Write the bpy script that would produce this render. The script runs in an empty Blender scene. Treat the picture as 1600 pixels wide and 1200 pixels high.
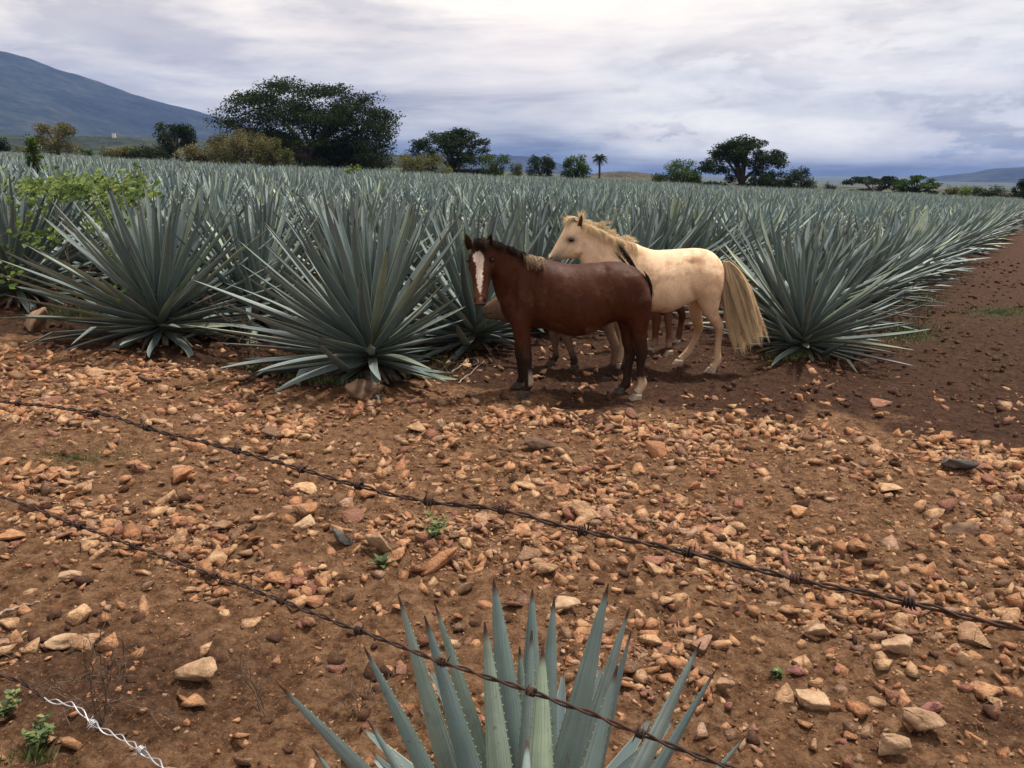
import bpy, math, random
import numpy as np
from mathutils import Vector, Matrix, Quaternion

random.seed(7)
RNG = np.random.default_rng(11)
R = math.radians
SC = bpy.context.scene
COL = SC.collection

# ------------------------------------------------------------------ camera
PITCH = R(14.8); FPX = 1256.0; CAMZ = 2.0
cam_d = bpy.data.cameras.new('camera'); cam_d.sensor_width = 36.0; cam_d.lens = 36.0 * FPX / 1600.0
cam_d.clip_start = 0.05; cam_d.clip_end = 40000.0
cam = bpy.data.objects.new('camera', cam_d); COL.objects.link(cam)
cam.location = (0, 0, CAMZ); cam.rotation_euler = (math.pi / 2 - PITCH, 0, 0)
SC.camera = cam

# ------------------------------------------------------------------ sky
SUN_EL, SUN_AZ = R(68), R(48)          # azimuth from +Y towards +X
W = bpy.data.worlds.new('World'); SC.world = W; W.use_nodes = True
nt = W.node_tree; N = nt.nodes; L = nt.links
for n in list(N): N.remove(n)
def nd(t, **k):
    n = N.new(t)
    for a, b in k.items(): setattr(n, a, b)
    return n
def wmath(op, a, b=None, clamp=False, c=None):
    n = nd('ShaderNodeMath', operation=op, use_clamp=clamp)
    for i, v in enumerate((a, b, c)):
        if v is None: continue
        if isinstance(v, (int, float)): n.inputs[i].default_value = v
        else: L.new(v, n.inputs[i])
    return n.outputs[0]
def wramp(src, stops, interp='LINEAR'):
    n = nd('ShaderNodeValToRGB'); cr = n.color_ramp; cr.interpolation = interp
    while len(cr.elements) < len(stops): cr.elements.new(0.5)
    for e, (p, c) in zip(cr.elements, stops):
        e.position = p; e.color = (*c, 1) if len(c) == 3 else c
    L.new(src, n.inputs[0]); return n.outputs[0]
def wmix(fac, a, b, mode='MIX'):
    n = nd('ShaderNodeMix', data_type='RGBA', blend_type=mode)
    for s, v in (('Factor', fac), ('A', a), ('B', b)):
        sock = [i for i in n.inputs if i.name == s and (i.type == 'RGBA' or s == 'Factor' and i.type == 'VALUE')][0]
        if isinstance(v, (int, float)): sock.default_value = v
        elif isinstance(v, tuple): sock.default_value = (*v, 1)
        else: L.new(v, sock)
    return [o for o in n.outputs if o.type == 'RGBA'][0]
tc = nd('ShaderNodeTexCoord'); sep = nd('ShaderNodeSeparateXYZ'); L.new(tc.outputs['Generated'], sep.inputs[0])
dx, dy, dz = sep.outputs
az = wmath('ARCTAN2', dx, dy); el = wmath('ARCSINE', dz)
azd = wmath('MULTIPLY', az, 57.2958); eld = wmath('MULTIPLY', el, 57.2958)
def comb(x, y, z=0.0):
    n = nd('ShaderNodeCombineXYZ')
    for i, v in enumerate((x, y, z)):
        if isinstance(v, (int, float)): n.inputs[i].default_value = v
        else: L.new(v, n.inputs[i])
    return n.outputs[0]
def wnoise(vec, scale, detail=6, rough=0.55, dist=0.0):
    n = nd('ShaderNodeTexNoise'); n.inputs['Scale'].default_value = scale; n.inputs['Detail'].default_value = detail
    n.inputs['Roughness'].default_value = rough; n.inputs['Distortion'].default_value = dist
    L.new(vec, n.inputs['Vector']); return n.outputs['Fac']
# flat cloud deck seen in perspective (streaks), and heaped clouds near the horizon
inv = wmath('DIVIDE', 1.0, wmath('ADD', wmath('MAXIMUM', dz, 0.0), 0.06))
deck = comb(wmath('MULTIPLY', dx, inv), wmath('MULTIPLY', dy, inv), 3.3)
n_deck = wnoise(deck, 0.55, 7, 0.55, 0.3)
heap = comb(wmath('MULTIPLY', azd, 0.085), wmath('MULTIPLY', eld, 0.42), 1.7)
n_heap = wnoise(heap, 1.0, 8, 0.6, 0.25)
heap2 = comb(wmath('MULTIPLY', azd, 0.13), wmath('MULTIPLY', eld, 0.38), 8.4)
n_heap2 = wnoise(heap2, 1.0, 9, 0.62, 0.2)
e01 = wmath('DIVIDE', eld, 90.0, clamp=True)
base = wramp(e01, [(0.0, (.14, .20, .33)), (0.015, (.18, .25, .38)), (0.026, (.38, .40, .47)), (0.05, (.57, .56, .57)),
                   (0.08, (.70, .66, .65)), (0.12, (.86, .79, .755)), (0.3, (.84, .78, .74)), (1.0, (.76, .71, .68))])
streak = wramp(n_deck, [(0.38, (.66, .655, .70)), (0.47, (.90, .89, .91)), (0.53, (1.0, 1.0, 1.0)), (0.62, (1.20, 1.17, 1.14))])
c1 = wmix(1.0, base, streak, 'MULTIPLY')
band = wramp(n_heap, [(0.38, (.74, .745, .79)), (0.48, (.96, .96, .97)), (0.52, (1.04, 1.03, 1.02)), (0.62, (1.16, 1.13, 1.10))])
c2 = wmix(1.0, c1, band, 'MULTIPLY')
# bright heaps, mostly to the right
side = wmath('MULTIPLY', wmath('ADD', azd, -3.0), 1 / 7.0, clamp=True)
elm = wramp(e01, [(0.002, (0, 0, 0)), (0.014, (.75, .75, .75)), (0.03, (1, 1, 1)), (0.08, (.9, .9, .9)), (0.14, (.3, .3, .3))])
hm = wramp(n_heap2, [(0.44, (.30, .30, .30)), (0.475, (.65, .65, .65)), (0.54, (.85, .85, .85)), (0.62, (1, 1, 1))])
hf = wmath('MULTIPLY', wmath('MULTIPLY', side, elm), hm)
shade = wramp(n_heap, [(0.35, (.70, .69, .70)), (0.5, (.88, .86, .85)), (0.6, (.95, .91, .88))])
c3 = wmix(hf, c2, shade)
# warm glow of the hidden sun, high in the middle
ga = wmath('DIVIDE', wmath('SUBTRACT', azd, 8.0), 14.0); ge = wmath('DIVIDE', wmath('SUBTRACT', eld, 12.0), 4.5)
gg = wmath('EXPONENT', wmath('MULTIPLY', wmath('ADD', wmath('MULTIPLY', ga, ga), wmath('MULTIPLY', ge, ge)), -1.0))
c4 = wmix(wmath('MULTIPLY', gg, 0.65), c3, (1.0, .89, .82))
sky = nd('ShaderNodeTexSky', sky_type='NISHITA', sun_disc=False, sun_elevation=SUN_EL, sun_rotation=SUN_AZ)
warm = wramp(e01, [(0.0, (1.12, 1.06, .98)), (.03, (1.21, 1.17, 1.02)), (.14, (1.15, 1.14, 1.03)), (.4, (1.05, 1.0, .94)), (1.0, (1.0, .96, .92))])
c4 = wmix(1.0, c4, warm, 'MULTIPLY')
c5 = wmix(1.0, c4, (9.3, 9.3, 9.3), 'MULTIPLY')
c6 = wmix(0.95, sky.outputs[0], c5)
bg = nd('ShaderNodeBackground'); bg.inputs['Strength'].default_value = 0.1
L.new(c6, bg.inputs['Color']); wo = nd('ShaderNodeOutputWorld'); L.new(bg.outputs[0], wo.inputs['Surface'])

sun_d = bpy.data.lights.new('sun', 'SUN'); sun_d.energy = 4.2; sun_d.angle = R(6); sun_d.color = (1.0, .93, .84)
sun = bpy.data.objects.new('sun', sun_d); COL.objects.link(sun)
sdir = Vector((math.sin(SUN_AZ) * math.cos(SUN_EL), math.cos(SUN_AZ) * math.cos(SUN_EL), math.sin(SUN_EL)))
sun.rotation_euler = sdir.to_track_quat('Z', 'Y').to_euler()
VS = SC.view_settings; VS.view_transform = 'Standard'; VS.look = 'None'; VS.gamma = 1.0; VS.exposure = 0.42; VS.use_curve_mapping = False
SC.cycles.max_bounces = 5; SC.cycles.diffuse_bounces = 3; SC.cycles.volume_bounces = 0; SC.cycles.transparent_max_bounces = 6

# ------------------------------------------------------------------ helpers
def tag(o, label=None, cat=None, group=None, kind=None):
    if label: o['label'] = label
    if cat: o['category'] = cat
    if group: o['group'] = group
    if kind: o['kind'] = kind
    return o
def empty(name, loc=(0, 0, 0), **k):
    o = bpy.data.objects.new(name, None); o.empty_display_size = 0.1; o.location = loc; COL.objects.link(o)
    return tag(o, **k)
def link(name, mesh, parent=None, loc=None):
    o = bpy.data.objects.new(name, mesh); COL.objects.link(o)
    if parent is not None: o.parent = parent
    if loc is not None: o.location = loc
    return o
def mk(name, verts, faces, mat=None, smooth=False, uv=None, attrs=None, cols=None):
    """faces: (n,3) or (n,4) array, or a list of such arrays"""
    verts = np.asarray(verts, dtype=np.float32)
    if not isinstance(faces, list): faces = [faces]
    faces = [np.asarray(f, dtype=np.int32) for f in faces if len(f)]
    me = bpy.data.meshes.new(name)
    loops = np.concatenate([f.ravel() for f in faces]); counts = np.concatenate([np.full(len(f), f.shape[1], np.int32) for f in faces])
    starts = np.concatenate([[0], np.cumsum(counts)[:-1]]).astype(np.int32)
    me.vertices.add(len(verts)); me.vertices.foreach_set('co', verts.ravel())
    me.loops.add(len(loops)); me.loops.foreach_set('vertex_index', loops)
    me.polygons.add(len(counts)); me.polygons.foreach_set('loop_start', starts)
    if smooth: me.polygons.foreach_set('use_smooth', np.ones(len(counts), bool))
    me.update(calc_edges=True)
    if uv is not None:
        l = me.uv_layers.new(name='UVMap'); l.data.foreach_set('uv', np.asarray(uv, np.float32)[loops].ravel())
    for k, v in (attrs or {}).items():
        a = me.attributes.new(k, 'FLOAT', 'POINT'); a.data.foreach_set('value', np.asarray(v, np.float32))
    if cols is not None:
        a = me.color_attributes.new('col', 'FLOAT_COLOR', 'POINT')
        c = np.ones((len(verts), 4), np.float32); c[:, :3] = cols; a.data.foreach_set('color', c.ravel())
    if mat: me.materials.append(mat)
    return me
class MB:
    def __init__(s): s.v = []; s.f3 = []; s.f4 = []; s.uv = []; s.at = []; s.n = 0
    def add(s, v, f, uv=None, at=None):
        v = np.asarray(v, float); f = np.asarray(f, int)
        s.v.append(v); (s.f3 if f.shape[1] == 3 else s.f4).append(f + s.n)
        s.uv.append(np.zeros((len(v), 2)) if uv is None else uv)
        s.at.append(np.full(len(v), 0.5) if at is None else (np.full(len(v), at) if np.isscalar(at) else at)); s.n += len(v)
    def mesh(s, name, mat, smooth=False):
        fs = []
        if s.f4: fs.append(np.concatenate(s.f4))
        if s.f3: fs.append(np.concatenate(s.f3))
        return mk(name, np.concatenate(s.v), fs, mat, smooth, np.concatenate(s.uv), {'tint': np.concatenate(s.at)})

def _h(ix, iy, seed):
    h = (ix.astype(np.int64) * 374761393 + iy.astype(np.int64) * 668265263 + seed * 1442695041) & 0x7fffffff
    h = ((h ^ (h >> 13)) * 1274126177) & 0x7fffffff
    return ((h ^ (h >> 16)) & 0xffff) / 65535.0
def vnoise(x, y, seed=0):
    x = np.asarray(x, float); y = np.asarray(y, float)
    ix = np.floor(x); iy = np.floor(y); fx = x - ix; fy = y - iy
    fx = fx * fx * (3 - 2 * fx); fy = fy * fy * (3 - 2 * fy); ix = ix.astype(int); iy = iy.astype(int)
    a = _h(ix, iy, seed); b = _h(ix + 1, iy, seed); c = _h(ix, iy + 1, seed); d = _h(ix + 1, iy + 1, seed)
    return (a + (b - a) * fx) * (1 - fy) + (c + (d - c) * fx) * fy
def fbm(x, y, octv=4, seed=0, gain=0.5):
    t = 0; a = 1; s = 0
    for i in range(octv):
        t = t + a * (vnoise(x * 2**i + 17.3 * i, y * 2**i - 9.1 * i, seed + i) - 0.5); s += a; a *= gain
    return t / s * 2
def smooth01(a, b, x):
    t = np.clip((np.asarray(x, float) - a) / (b - a), 0, 1); return t * t * (3 - 2 * t)

# ground: slopes down to the right; z at any x, y
SL = 0.044
def slope_z(x, y): return -SL * 1500.0 * np.tanh(np.asarray(x, float) / 1500.0)
def gz(x, y, fine=True):
    x = np.asarray(x, float); y = np.asarray(y, float); r = np.hypot(x, y)
    z = slope_z(x, y)
    z = z + 0.045 * fbm(x * .55, y * .55, 3, 5) * smooth01(60, 20, r)
    z = z + 0.022 * fbm(x * 2.1, y * 2.1, 3, 9) * smooth01(40, 15, r)
    if fine:
        z = z + (0.034 * fbm(x * 8, y * 8, 4, 21, .6) + 0.016 * np.abs(fbm(x * 30, y * 30, 2, 31))) * smooth01(30, 12, r)
    return z
def ray(px, py):
    x = (px - 800) / FPX; y = -(py - 600) / FPX
    c, s = math.cos(PITCH), math.sin(PITCH)
    return Vector((x, c + y * s, -s + y * c))       # scaled so that camera depth = 1
def gp(px, py):
    d = ray(px, py); t = -CAMZ / (d.z + SL * d.x)
    return Vector((d.x * t, d.y * t, float(gz(d.x * t, d.y * t, False))))
def PY(px, py, Y):
    d = ray(px, py); t = Y / d.y; return Vector((d.x * t, Y, CAMZ + d.z * t))
def PZ(px, py, depth):
    return Vector((0, 0, CAMZ)) + ray(px, py) * depth
def topx(x, y, z):
    x = np.asarray(x, float); y = np.asarray(y, float); z = np.asarray(z, float) - CAMZ
    c, s = math.cos(PITCH), math.sin(PITCH); dep = y * c - z * s; up = y * s + z * c
    return 800 + FPX * x / dep, 600 - FPX * up / dep

# ------------------------------------------------------------------ materials
class NT:
    def __init__(s, name):
        s.m = bpy.data.materials.new(name); s.m.use_nodes = True; s.t = s.m.node_tree; s.N = s.t.nodes; s.L = s.t.links
        s.b = s.N['Principled BSDF']
    def n(s, t, **k):
        n = s.N.new(t)
        for a, b in k.items(): setattr(n, a, b)
        return n
    def put(s, sock, v):
        if isinstance(v, (int, float)): sock.default_value = v
        elif isinstance(v, tuple): sock.default_value = (*v, 1) if sock.type == 'RGBA' and len(v) == 3 else v
        else: s.L.new(v, sock)
    def math(s, op, a, b=None, clamp=False):
        n = s.n('ShaderNodeMath', operation=op, use_clamp=clamp); s.put(n.inputs[0], a)
        if b is not None: s.put(n.inputs[1], b)
        return n.outputs[0]
    def noise(s, scale, vec=None, detail=4, rough=0.55, out='Fac'):
        n = s.n('ShaderNodeTexNoise'); s.put(n.inputs['Scale'], scale); n.inputs['Detail'].default_value = detail
        n.inputs['Roughness'].default_value = rough
        if vec is not None: s.L.new(vec, n.inputs['Vector'])
        return n.outputs[out]
    def vor(s, scale, vec=None, out='Distance', feature='F1'):
        n = s.n('ShaderNodeTexVoronoi', feature=feature); s.put(n.inputs['Scale'], scale)
        if vec is not None: s.L.new(vec, n.inputs['Vector'])
        return n.outputs[out]
    def ramp(s, src, stops, interp='LINEAR'):
        n = s.n('ShaderNodeValToRGB'); cr = n.color_ramp; cr.interpolation = interp
        while len(cr.elements) < len(stops): cr.elements.new(0.5)
        for e, (p, c) in zip(cr.elements, stops):
            e.position = p; e.color = (c, c, c, 1) if isinstance(c, (int, float)) else (*c, 1)
        s.L.new(src, n.inputs[0]); return n.outputs[0]
    def mix(s, fac, a, b, mode='MIX'):
        n = s.n('ShaderNodeMix', data_type='RGBA', blend_type=mode)
        s.put(n.inputs[0], fac); s.put(n.inputs[6], a); s.put(n.inputs[7], b); return n.outputs[2]
    def attr(s, name, out='Fac'): return s.n('ShaderNodeAttribute', attribute_name=name).outputs[out]
    def pos(s): return s.n('ShaderNodeNewGeometry').outputs['Position']
    def obj(s): return s.n('ShaderNodeTexCoord').outputs['Object']
    def rnd(s): return s.n('ShaderNodeObjectInfo').outputs['Random']
    def scale(s, v, sc):
        n = s.n('ShaderNodeVectorMath', operation='MULTIPLY'); s.L.new(v, n.inputs[0]); n.inputs[1].default_value = sc; return n.outputs[0]
    def bump(s, h, strength, dist):
        n = s.n('ShaderNodeBump'); n.inputs['Strength'].default_value = strength; n.inputs['Distance'].default_value = dist
        s.L.new(h, n.inputs['Height']); s.L.new(n.outputs[0], s.b.inputs['Normal']); return n
    def out(s, col=None, rough=None, spec=0.3, metal=0.0):
        if col is not None: s.put(s.b.inputs['Base Color'], col)
        if rough is not None: s.put(s.b.inputs['Roughness'], rough)
        s.b.inputs['Specular IOR Level'].default_value = spec; s.b.inputs['Metallic'].default_value = metal; return s.m

def mat_ground():
    s = NT('soil_ground'); p = s.pos(); rocky = s.attr('rocky'); damp = s.attr('damp'); far = s.attr('far'); wet = s.attr('green')
    n1 = s.noise(1.3, p, 5, .6); n2 = s.noise(14, p, 6, .7); n3 = s.noise(70, p, 4, .7)
    dark = s.ramp(n2, [(.30, (.022, .011, .006)), (.5, (.068, .032, .018)), (.70, (.125, .062, .036))])
    lite = s.ramp(n2, [(.30, (.042, .021, .011)), (.46, (.185, .094, .046)), (.66, (.36, .215, .120))])
    f = s.math('ADD', rocky, s.math('MULTIPLY', s.math('SUBTRACT', n1, .5), 1.5))
    col = s.mix(s.ramp(f, [(.35, 0.0), (.6, 1.0)]), dark, lite)
    col = s.mix(s.ramp(damp, [(.3, 0.0), (.8, .75)]), col, dark)
    # grit: small irregular fragments in the soil
    g1 = s.noise(48, p, 8, .75); g = s.ramp(g1, [(.555, 0.0), (.60, 1.0)]); gk = s.noise(33, p, 2, .5)
    gc = s.ramp(gk, [(.3, (.20, .085, .045)), (.5, (.34, .17, .085)), (.7, (.46, .29, .17))])
    col = s.mix(s.math('MULTIPLY', g, s.math('ADD', .16, s.math('MULTIPLY', rocky, .7))), col, gc)
    g3 = s.noise(20, p, 8, .8); g2 = s.ramp(g3, [(.40, 1.0), (.47, 0.0)])
    col = s.mix(s.math('MULTIPLY', g2, .5), col, (.022, .011, .006))  # crevice shade painted into the soil, in the low spots of the bump
    gn = s.noise(5, p, 5, .7)
    col = s.mix(s.math('MULTIPLY', s.ramp(gn, [(.45, 0.0), (.62, 1.0)]), wet), col, (.07, .10, .030))
    farcol = s.ramp(s.noise(.012, p, 4, .5), [(.35, (.025, .038, .016)), (.5, (.05, .062, .026)), (.62, (.09, .09, .045))])
    col = s.mix(far, col, farcol)
    h = s.math('ADD', s.math('MULTIPLY', n2, 1.0), s.math('ADD', s.math('MULTIPLY', n3, .5), s.math('MULTIPLY', g3, 1.0)))
    s.bump(h, 1.0, .05)
    return s.out(col, .92, .15)
def mat_stone(name='stone_orange'):
    s = NT(name); o = s.obj(); r = s.attr('tint')
    rr = s.n('ShaderNodeMath', operation='FRACT'); s.put(rr.inputs[0], s.math('ADD', r, s.math('MULTIPLY', s.rnd(), 7.0))); k = rr.outputs[0]
    base = s.ramp(k, [(0, (.44, .19, .09)), (.18, (.62, .34, .17)), (.38, (.52, .24, .12)), (.55, (.72, .47, .26)), (.72, (.50, .31, .18)), (.84, (.17, .11, .075)),
                      (.92, (.33, .13, .10)), (1, (.58, .41, .27))])
    p = s.pos(); n = s.noise(22, p, 6, .65); n2 = s.noise(90, p, 4, .7)
    col = s.mix(s.ramp(n, [(.42, 0.0), (.62, .75)]), base, (.22, .095, .045))
    col = s.mix(s.ramp(n2, [(.5, 0.0), (.75, .5)]), col, (.62, .42, .28))
    s.bump(s.math('ADD', n, s.math('MULTIPLY', n2, .6)), 1.0, .03)
    return s.out(col, .85, .2)
def mat_rock(name, c0, c1, c2, scale=14):
    s = NT(name); p = s.pos(); n = s.noise(scale, p, 7, .65); n2 = s.noise(scale * 5, p, 4, .7)
    col = s.ramp(n, [(.32, c0), (.5, c1), (.68, c2)])
    col = s.mix(s.ramp(n2, [(.5, 0.0), (.7, .35)]), col, tuple(x * .55 for x in c1))
    s.bump(s.math('ADD', n, s.math('MULTIPLY', n2, .4)), .9, .02)
    return s.out(col, .88, .2)
def mat_agave(name='agave_leaf', near=False, k_=1.0):
    s = NT(name); uvn = s.n('ShaderNodeTexCoord').outputs['UV']; sp = s.n('ShaderNodeSeparateXYZ'); s.L.new(uvn, sp.inputs[0])
    u, v = sp.outputs[0], sp.outputs[1]; t = s.attr('tint')
    k = s.n('ShaderNodeMath', operation='FRACT'); s.put(k.inputs[0], s.math('ADD', t, s.rnd())); k = k.outputs[0]
    if near:
        base = s.ramp(k, [(0, (.135, .20, .19)), (.35, (.21, .285, .265)), (.6, (.15, .22, .20)), (.8, (.27, .34, .31)), (1, (.27, .35, .23))])
    else:
        base = s.ramp(k, [(0, (.135, .20, .21)), (.3, (.23, .31, .31)), (.6, (.165, .235, .23)), (.78, (.29, .36, .345)), (.9, (.31, .39, .27)), (1, (.43, .48, .30))])
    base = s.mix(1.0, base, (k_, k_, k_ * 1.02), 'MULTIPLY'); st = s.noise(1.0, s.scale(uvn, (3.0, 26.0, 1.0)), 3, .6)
    col = s.mix(s.ramp(st, [(.38, .5), (.56, 0.0)]), base, (.07, .09, .09))
    pn = s.noise(11 if near else 5, s.pos(), 4, .6)
    col = s.mix(s.ramp(pn, [(.40, .30), (.56, 0.0)]), col, (.09, .135, .115))
    a = s.math('ABSOLUTE', s.math('SUBTRACT', v, .5))
    edge = s.math('GREATER_THAN', a, .475 if near else .455)
    col = s.mix(s.math('MULTIPLY', edge, .6), col, (.42, .44, .32) if not near else (.16, .17, .08))  # pale leaf margin; on front and field plants it also paints edge highlights
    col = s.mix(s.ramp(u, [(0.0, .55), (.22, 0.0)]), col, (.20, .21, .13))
    col = s.mix(s.ramp(u, [(.955, 0.0), (.98, 1.0)]), col, (.05, .025, .018))
    if near:
        cr = s.noise(1.0, s.scale(uvn, (7.0, 5.0, 1.0)), 5, .7)
        col = s.mix(s.ramp(cr, [(.60, 0.0), (.72, .5)]), col, (.10, .13, .09))
    sp1 = s.noise(55 if near else 28, s.pos(), 3, .6)
    col = s.mix(s.ramp(sp1, [(.66, 0.0), (.72, .6)]), col, (.13, .085, .05))
    bl = s.noise(1.0, s.scale(uvn, (2.2, 1.6, 1.0)), 5, .7); col = s.mix(s.ramp(bl, [(.46, 0.0), (.62, .35)]), col, s.mix(1.0, col, (1.45, 1.42, 1.4), 'MULTIPLY'))
    s.bump(st, .35, .004)
    return s.out(col, .48, .35)
def translucent(s, col, f):
    tr = s.n('ShaderNodeBsdfTranslucent'); s.L.new(col, tr.inputs['Color']); mx = s.n('ShaderNodeMixShader'); mx.inputs[0].default_value = f
    s.L.new(s.b.outputs[0], mx.inputs[1]); s.L.new(tr.outputs[0], mx.inputs[2]); s.L.new(mx.outputs[0], s.N['Material Output'].inputs['Surface'])
def mat_simple(name, stops, scale=8, rough=.8, spec=.2, tint=False, bump=.3, bd=.01, coord='pos', trans=0):
    s = NT(name); p = s.pos() if coord == 'pos' else s.obj(); n = s.noise(scale, p, 5, .6)
    if tint:
        k = s.n('ShaderNodeMath', operation='FRACT'); s.put(k.inputs[0], s.math('ADD', s.attr('tint'), s.math('MULTIPLY', n, .35))); f = k.outputs[0]
    else: f = n
    col = s.ramp(f, stops)
    if bump: s.bump(n, bump, bd)
    if trans: translucent(s, col, trans)
    return s.out(col, rough, spec)
M_GROUND = mat_ground(); M_STONE = mat_stone()
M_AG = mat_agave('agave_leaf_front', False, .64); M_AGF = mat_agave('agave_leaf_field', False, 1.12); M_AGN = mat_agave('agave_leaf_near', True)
M_DRY = mat_simple('dry_agave_leaf', [(.3, (.07, .05, .035)), (.5, (.17, .135, .10)), (.7, (.30, .26, .20))], 9, .9)
M_CORE = mat_simple('agave_core', [(.35, (.05, .035, .022)), (.6, (.11, .085, .05))], 25, .95)
# ------------------------------------------------------------------ ground sheet
BND = np.array([(-900, 480), (0, 515), (200, 545), (420, 588), (640, 600), (760, 612), (900, 640), (1100, 642), (1300, 662), (1600, 690), (2500, 720)], float)
def rocky_mask(x, y):
    px, py = topx(x, np.maximum(y, .3), slope_z(x, y))
    b = np.interp(px, BND[:, 0], BND[:, 1])
    m = smooth01(-28, 34, py - b + 46 * fbm(np.asarray(x) * 1.4, np.asarray(y) * 1.4, 3, 77))
    m = np.where(np.asarray(y) < 1.2, .6, m)
    return m
def blob(px, py, cx, cy, rx, ry): return np.exp(-(((px - cx) / rx)**2 + ((py - cy) / ry)**2))
def build_ground():
    rs = [0.0] + list(np.geomspace(.5, 1.4, 14)) + list(np.geomspace(1.42, 16, 560)) + list(np.geomspace(16.3, 160, 110)) + list(np.geomspace(175, 14000, 60))
    rs = np.array(rs[1:])
    an = np.concatenate([np.linspace(-math.pi, -.72, 46, endpoint=False), np.linspace(-.72, .72, 560, endpoint=False), np.linspace(.72, math.pi, 46, endpoint=False)])
    A, Rr = np.meshgrid(an, rs); X = Rr * np.sin(A); Y = Rr * np.cos(A); Z = gz(X, Y)
    nr, na = X.shape
    px, py = topx(X, np.maximum(Y, .3), slope_z(X, Y))
    rk = rocky_mask(X, Y)
    # hollow at the right gets only painted shade, through the damp mask, low bank of rubble in the middle
    V = np.stack([X, Y, Z], -1).reshape(-1, 3)
    V = np.concatenate([V, [[0, 0, float(gz(0, 0))]]])
    i = np.arange(nr - 1)[:, None] * na; j = np.arange(na)[None, :]; j2 = (j + 1) % na
    F = np.stack([i + j, i + na + j, i + na + j2, i + j2], -1).reshape(-1, 4)
    c = np.full(na, nr * na); jj = np.arange(na); F3 = np.stack([c, jj, (jj + 1) % na], -1)
    damp = np.clip(.9 * blob(px, py, 160, 1080, 330, 120) + .7 * blob(px, py, 1560, 1120, 130, 60) + .35 * blob(px, py, 800, 690, 60, 25), 0, 1) + .25 * smooth01(.05, .5, fbm(X * .9, Y * .9, 3, 40))  # second patch is the right-hand hollow's shade painted dark, not damp soil
    green = .9 * blob(px, py, 1570, 490, 70, 10) + .5 * blob(px, py, 120, 715, 80, 18) + .6 * blob(px, py, 1400, 520, 60, 16) + .35 * blob(px, py, 560, 560, 120, 25) + .3 * blob(px, py, 130, 500, 90, 20)
    far = smooth01(110, 180, np.hypot(X, Y))
    one = lambda a: np.append(np.asarray(a).ravel(), 0)
    me = mk('ground', V, [F, F3], M_GROUND, True, None, {'rocky': one(rk), 'damp': one(damp), 'green': one(green), 'far': one(far)})
    return tag(link('ground', me), kind='structure')
GROUND = build_ground()

# ------------------------------------------------------------------ agave leaves
def leaf_geo(Lr, Wd, curve=0.0, seg=10, lod=0, twist=0.0, cup=.32, tip=1.0, warp=0.0, kink=0.0, kt=.6):
    """along +X, inner (upper) face +Z, width along Y"""
    t = np.linspace(0, 1, seg + 1); t = 1 - (1 - t)**1.15
    w = Wd * .5 * np.minimum(1, .66 + .75 * t) * np.clip(1 - t**2.3, 0, 1)**.85 + .0016
    ang = curve * t**1.5 + kink * (t > kt); ds = np.diff(t, prepend=0) * Lr
    cx = np.cumsum(ds * np.cos(ang)); cz = np.cumsum(ds * np.sin(ang))
    wob = warp * np.sin(t * 5 + warp * 40) * t
    top = [(-1, 1), (-.55, .42), (0, .12), (.55, .42), (1, 1)] if lod == 0 else [(-1, 1), (0, .1), (1, 1)]
    bot = [(-1, 1), (-.5, -.05), (.5, -.05), (1, 1)] if lod == 0 else ([(-1, 1), (0, -.25), (1, 1)] if lod == 1 else None)
    V = []; UV = []; F = []
    base = 0
    for k, sec in enumerate((top, bot)):
        if sec is None: continue
        sec = np.array(sec, float); n = len(sec)
        y = w[:, None] * sec[None, :, 0]; th = (w * cup)[:, None]
        z = th * sec[None, :, 1]
        if k == 1:
            thick = (Wd * .20 * (1 - t)**1.1 + Wd * .05 * (1 - t**3))[:, None]
            z = z - thick * (1 - np.abs(sec[None, :, 0])**2)
        tw = (twist * t)[:, None]; y, z = y * np.cos(tw) - z * np.sin(tw), y * np.sin(tw) + z * np.cos(tw)
        X = cx[:, None] - z * np.sin(ang)[:, None]; Z = cz[:, None] + z * np.cos(ang)[:, None]; Yy = y + wob[:, None]
        V.append(np.stack([X, Yy, Z], -1).reshape(-1, 3))
        UV.append(np.stack([np.repeat(t, n), np.tile(sec[:, 0] * .5 + .5, seg + 1)], -1))
        i = np.arange(seg)[:, None] * n; j = np.arange(n - 1)[None, :]
        q = np.stack([i + j, i + n + j, i + n + j + 1, i + j + 1], -1).reshape(-1, 4)
        if k == 0: q = q[:, ::-1]
        F.append(q + base); base += (seg + 1) * n
    return np.concatenate(V), np.concatenate(F), np.concatenate(UV)

def leaf_specs(rng, n=92, L=1.30, Wd=.115, stem=.42, droop=1.0):
    """list of (base_pos, Matrix3 (cols x,y,z), length, width, curve, twist)"""
    out = []; a0 = rng.uniform(0, 6.28)
    for i in range(n):
        f = (i + .5) / n
        phi = a0 + i * 2.39996 + rng.normal(0, .10)
        th = R(3 + 95 * f**.80 * droop) + rng.normal(0, R(3.5))           # from the vertical
        ln = L * (.80 + .45 * math.sin(min(f * 1.5 + .35, 1.75))) * rng.uniform(.90, 1.06) * (.84 if f < .08 else 1) * (1 - .30 * max(0, f - .72) / .28)
        out.append((phi, th, ln, Wd * rng.uniform(.85, 1.12) * (.75 if f < .1 else 1), f, rng.normal(0, .18)))
    return out
def leaf_mat4(phi, th, f, stem, rad=.10):
    hd = Vector((math.cos(phi), math.sin(phi), 0)); d = hd * math.sin(th) + Vector((0, 0, 1)) * math.cos(th)
    zin = (-hd * math.cos(th) + Vector((0, 0, 1)) * math.sin(th)); y = zin.cross(d)
    base = hd * rad * (.35 + .65 * min(1, f * 1.6)) + Vector((0, 0, stem * (1 - .80 * f) + .04))
    M = Matrix((d, y, zin)).transposed().to_4x4(); M.translation = base; return M
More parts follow.
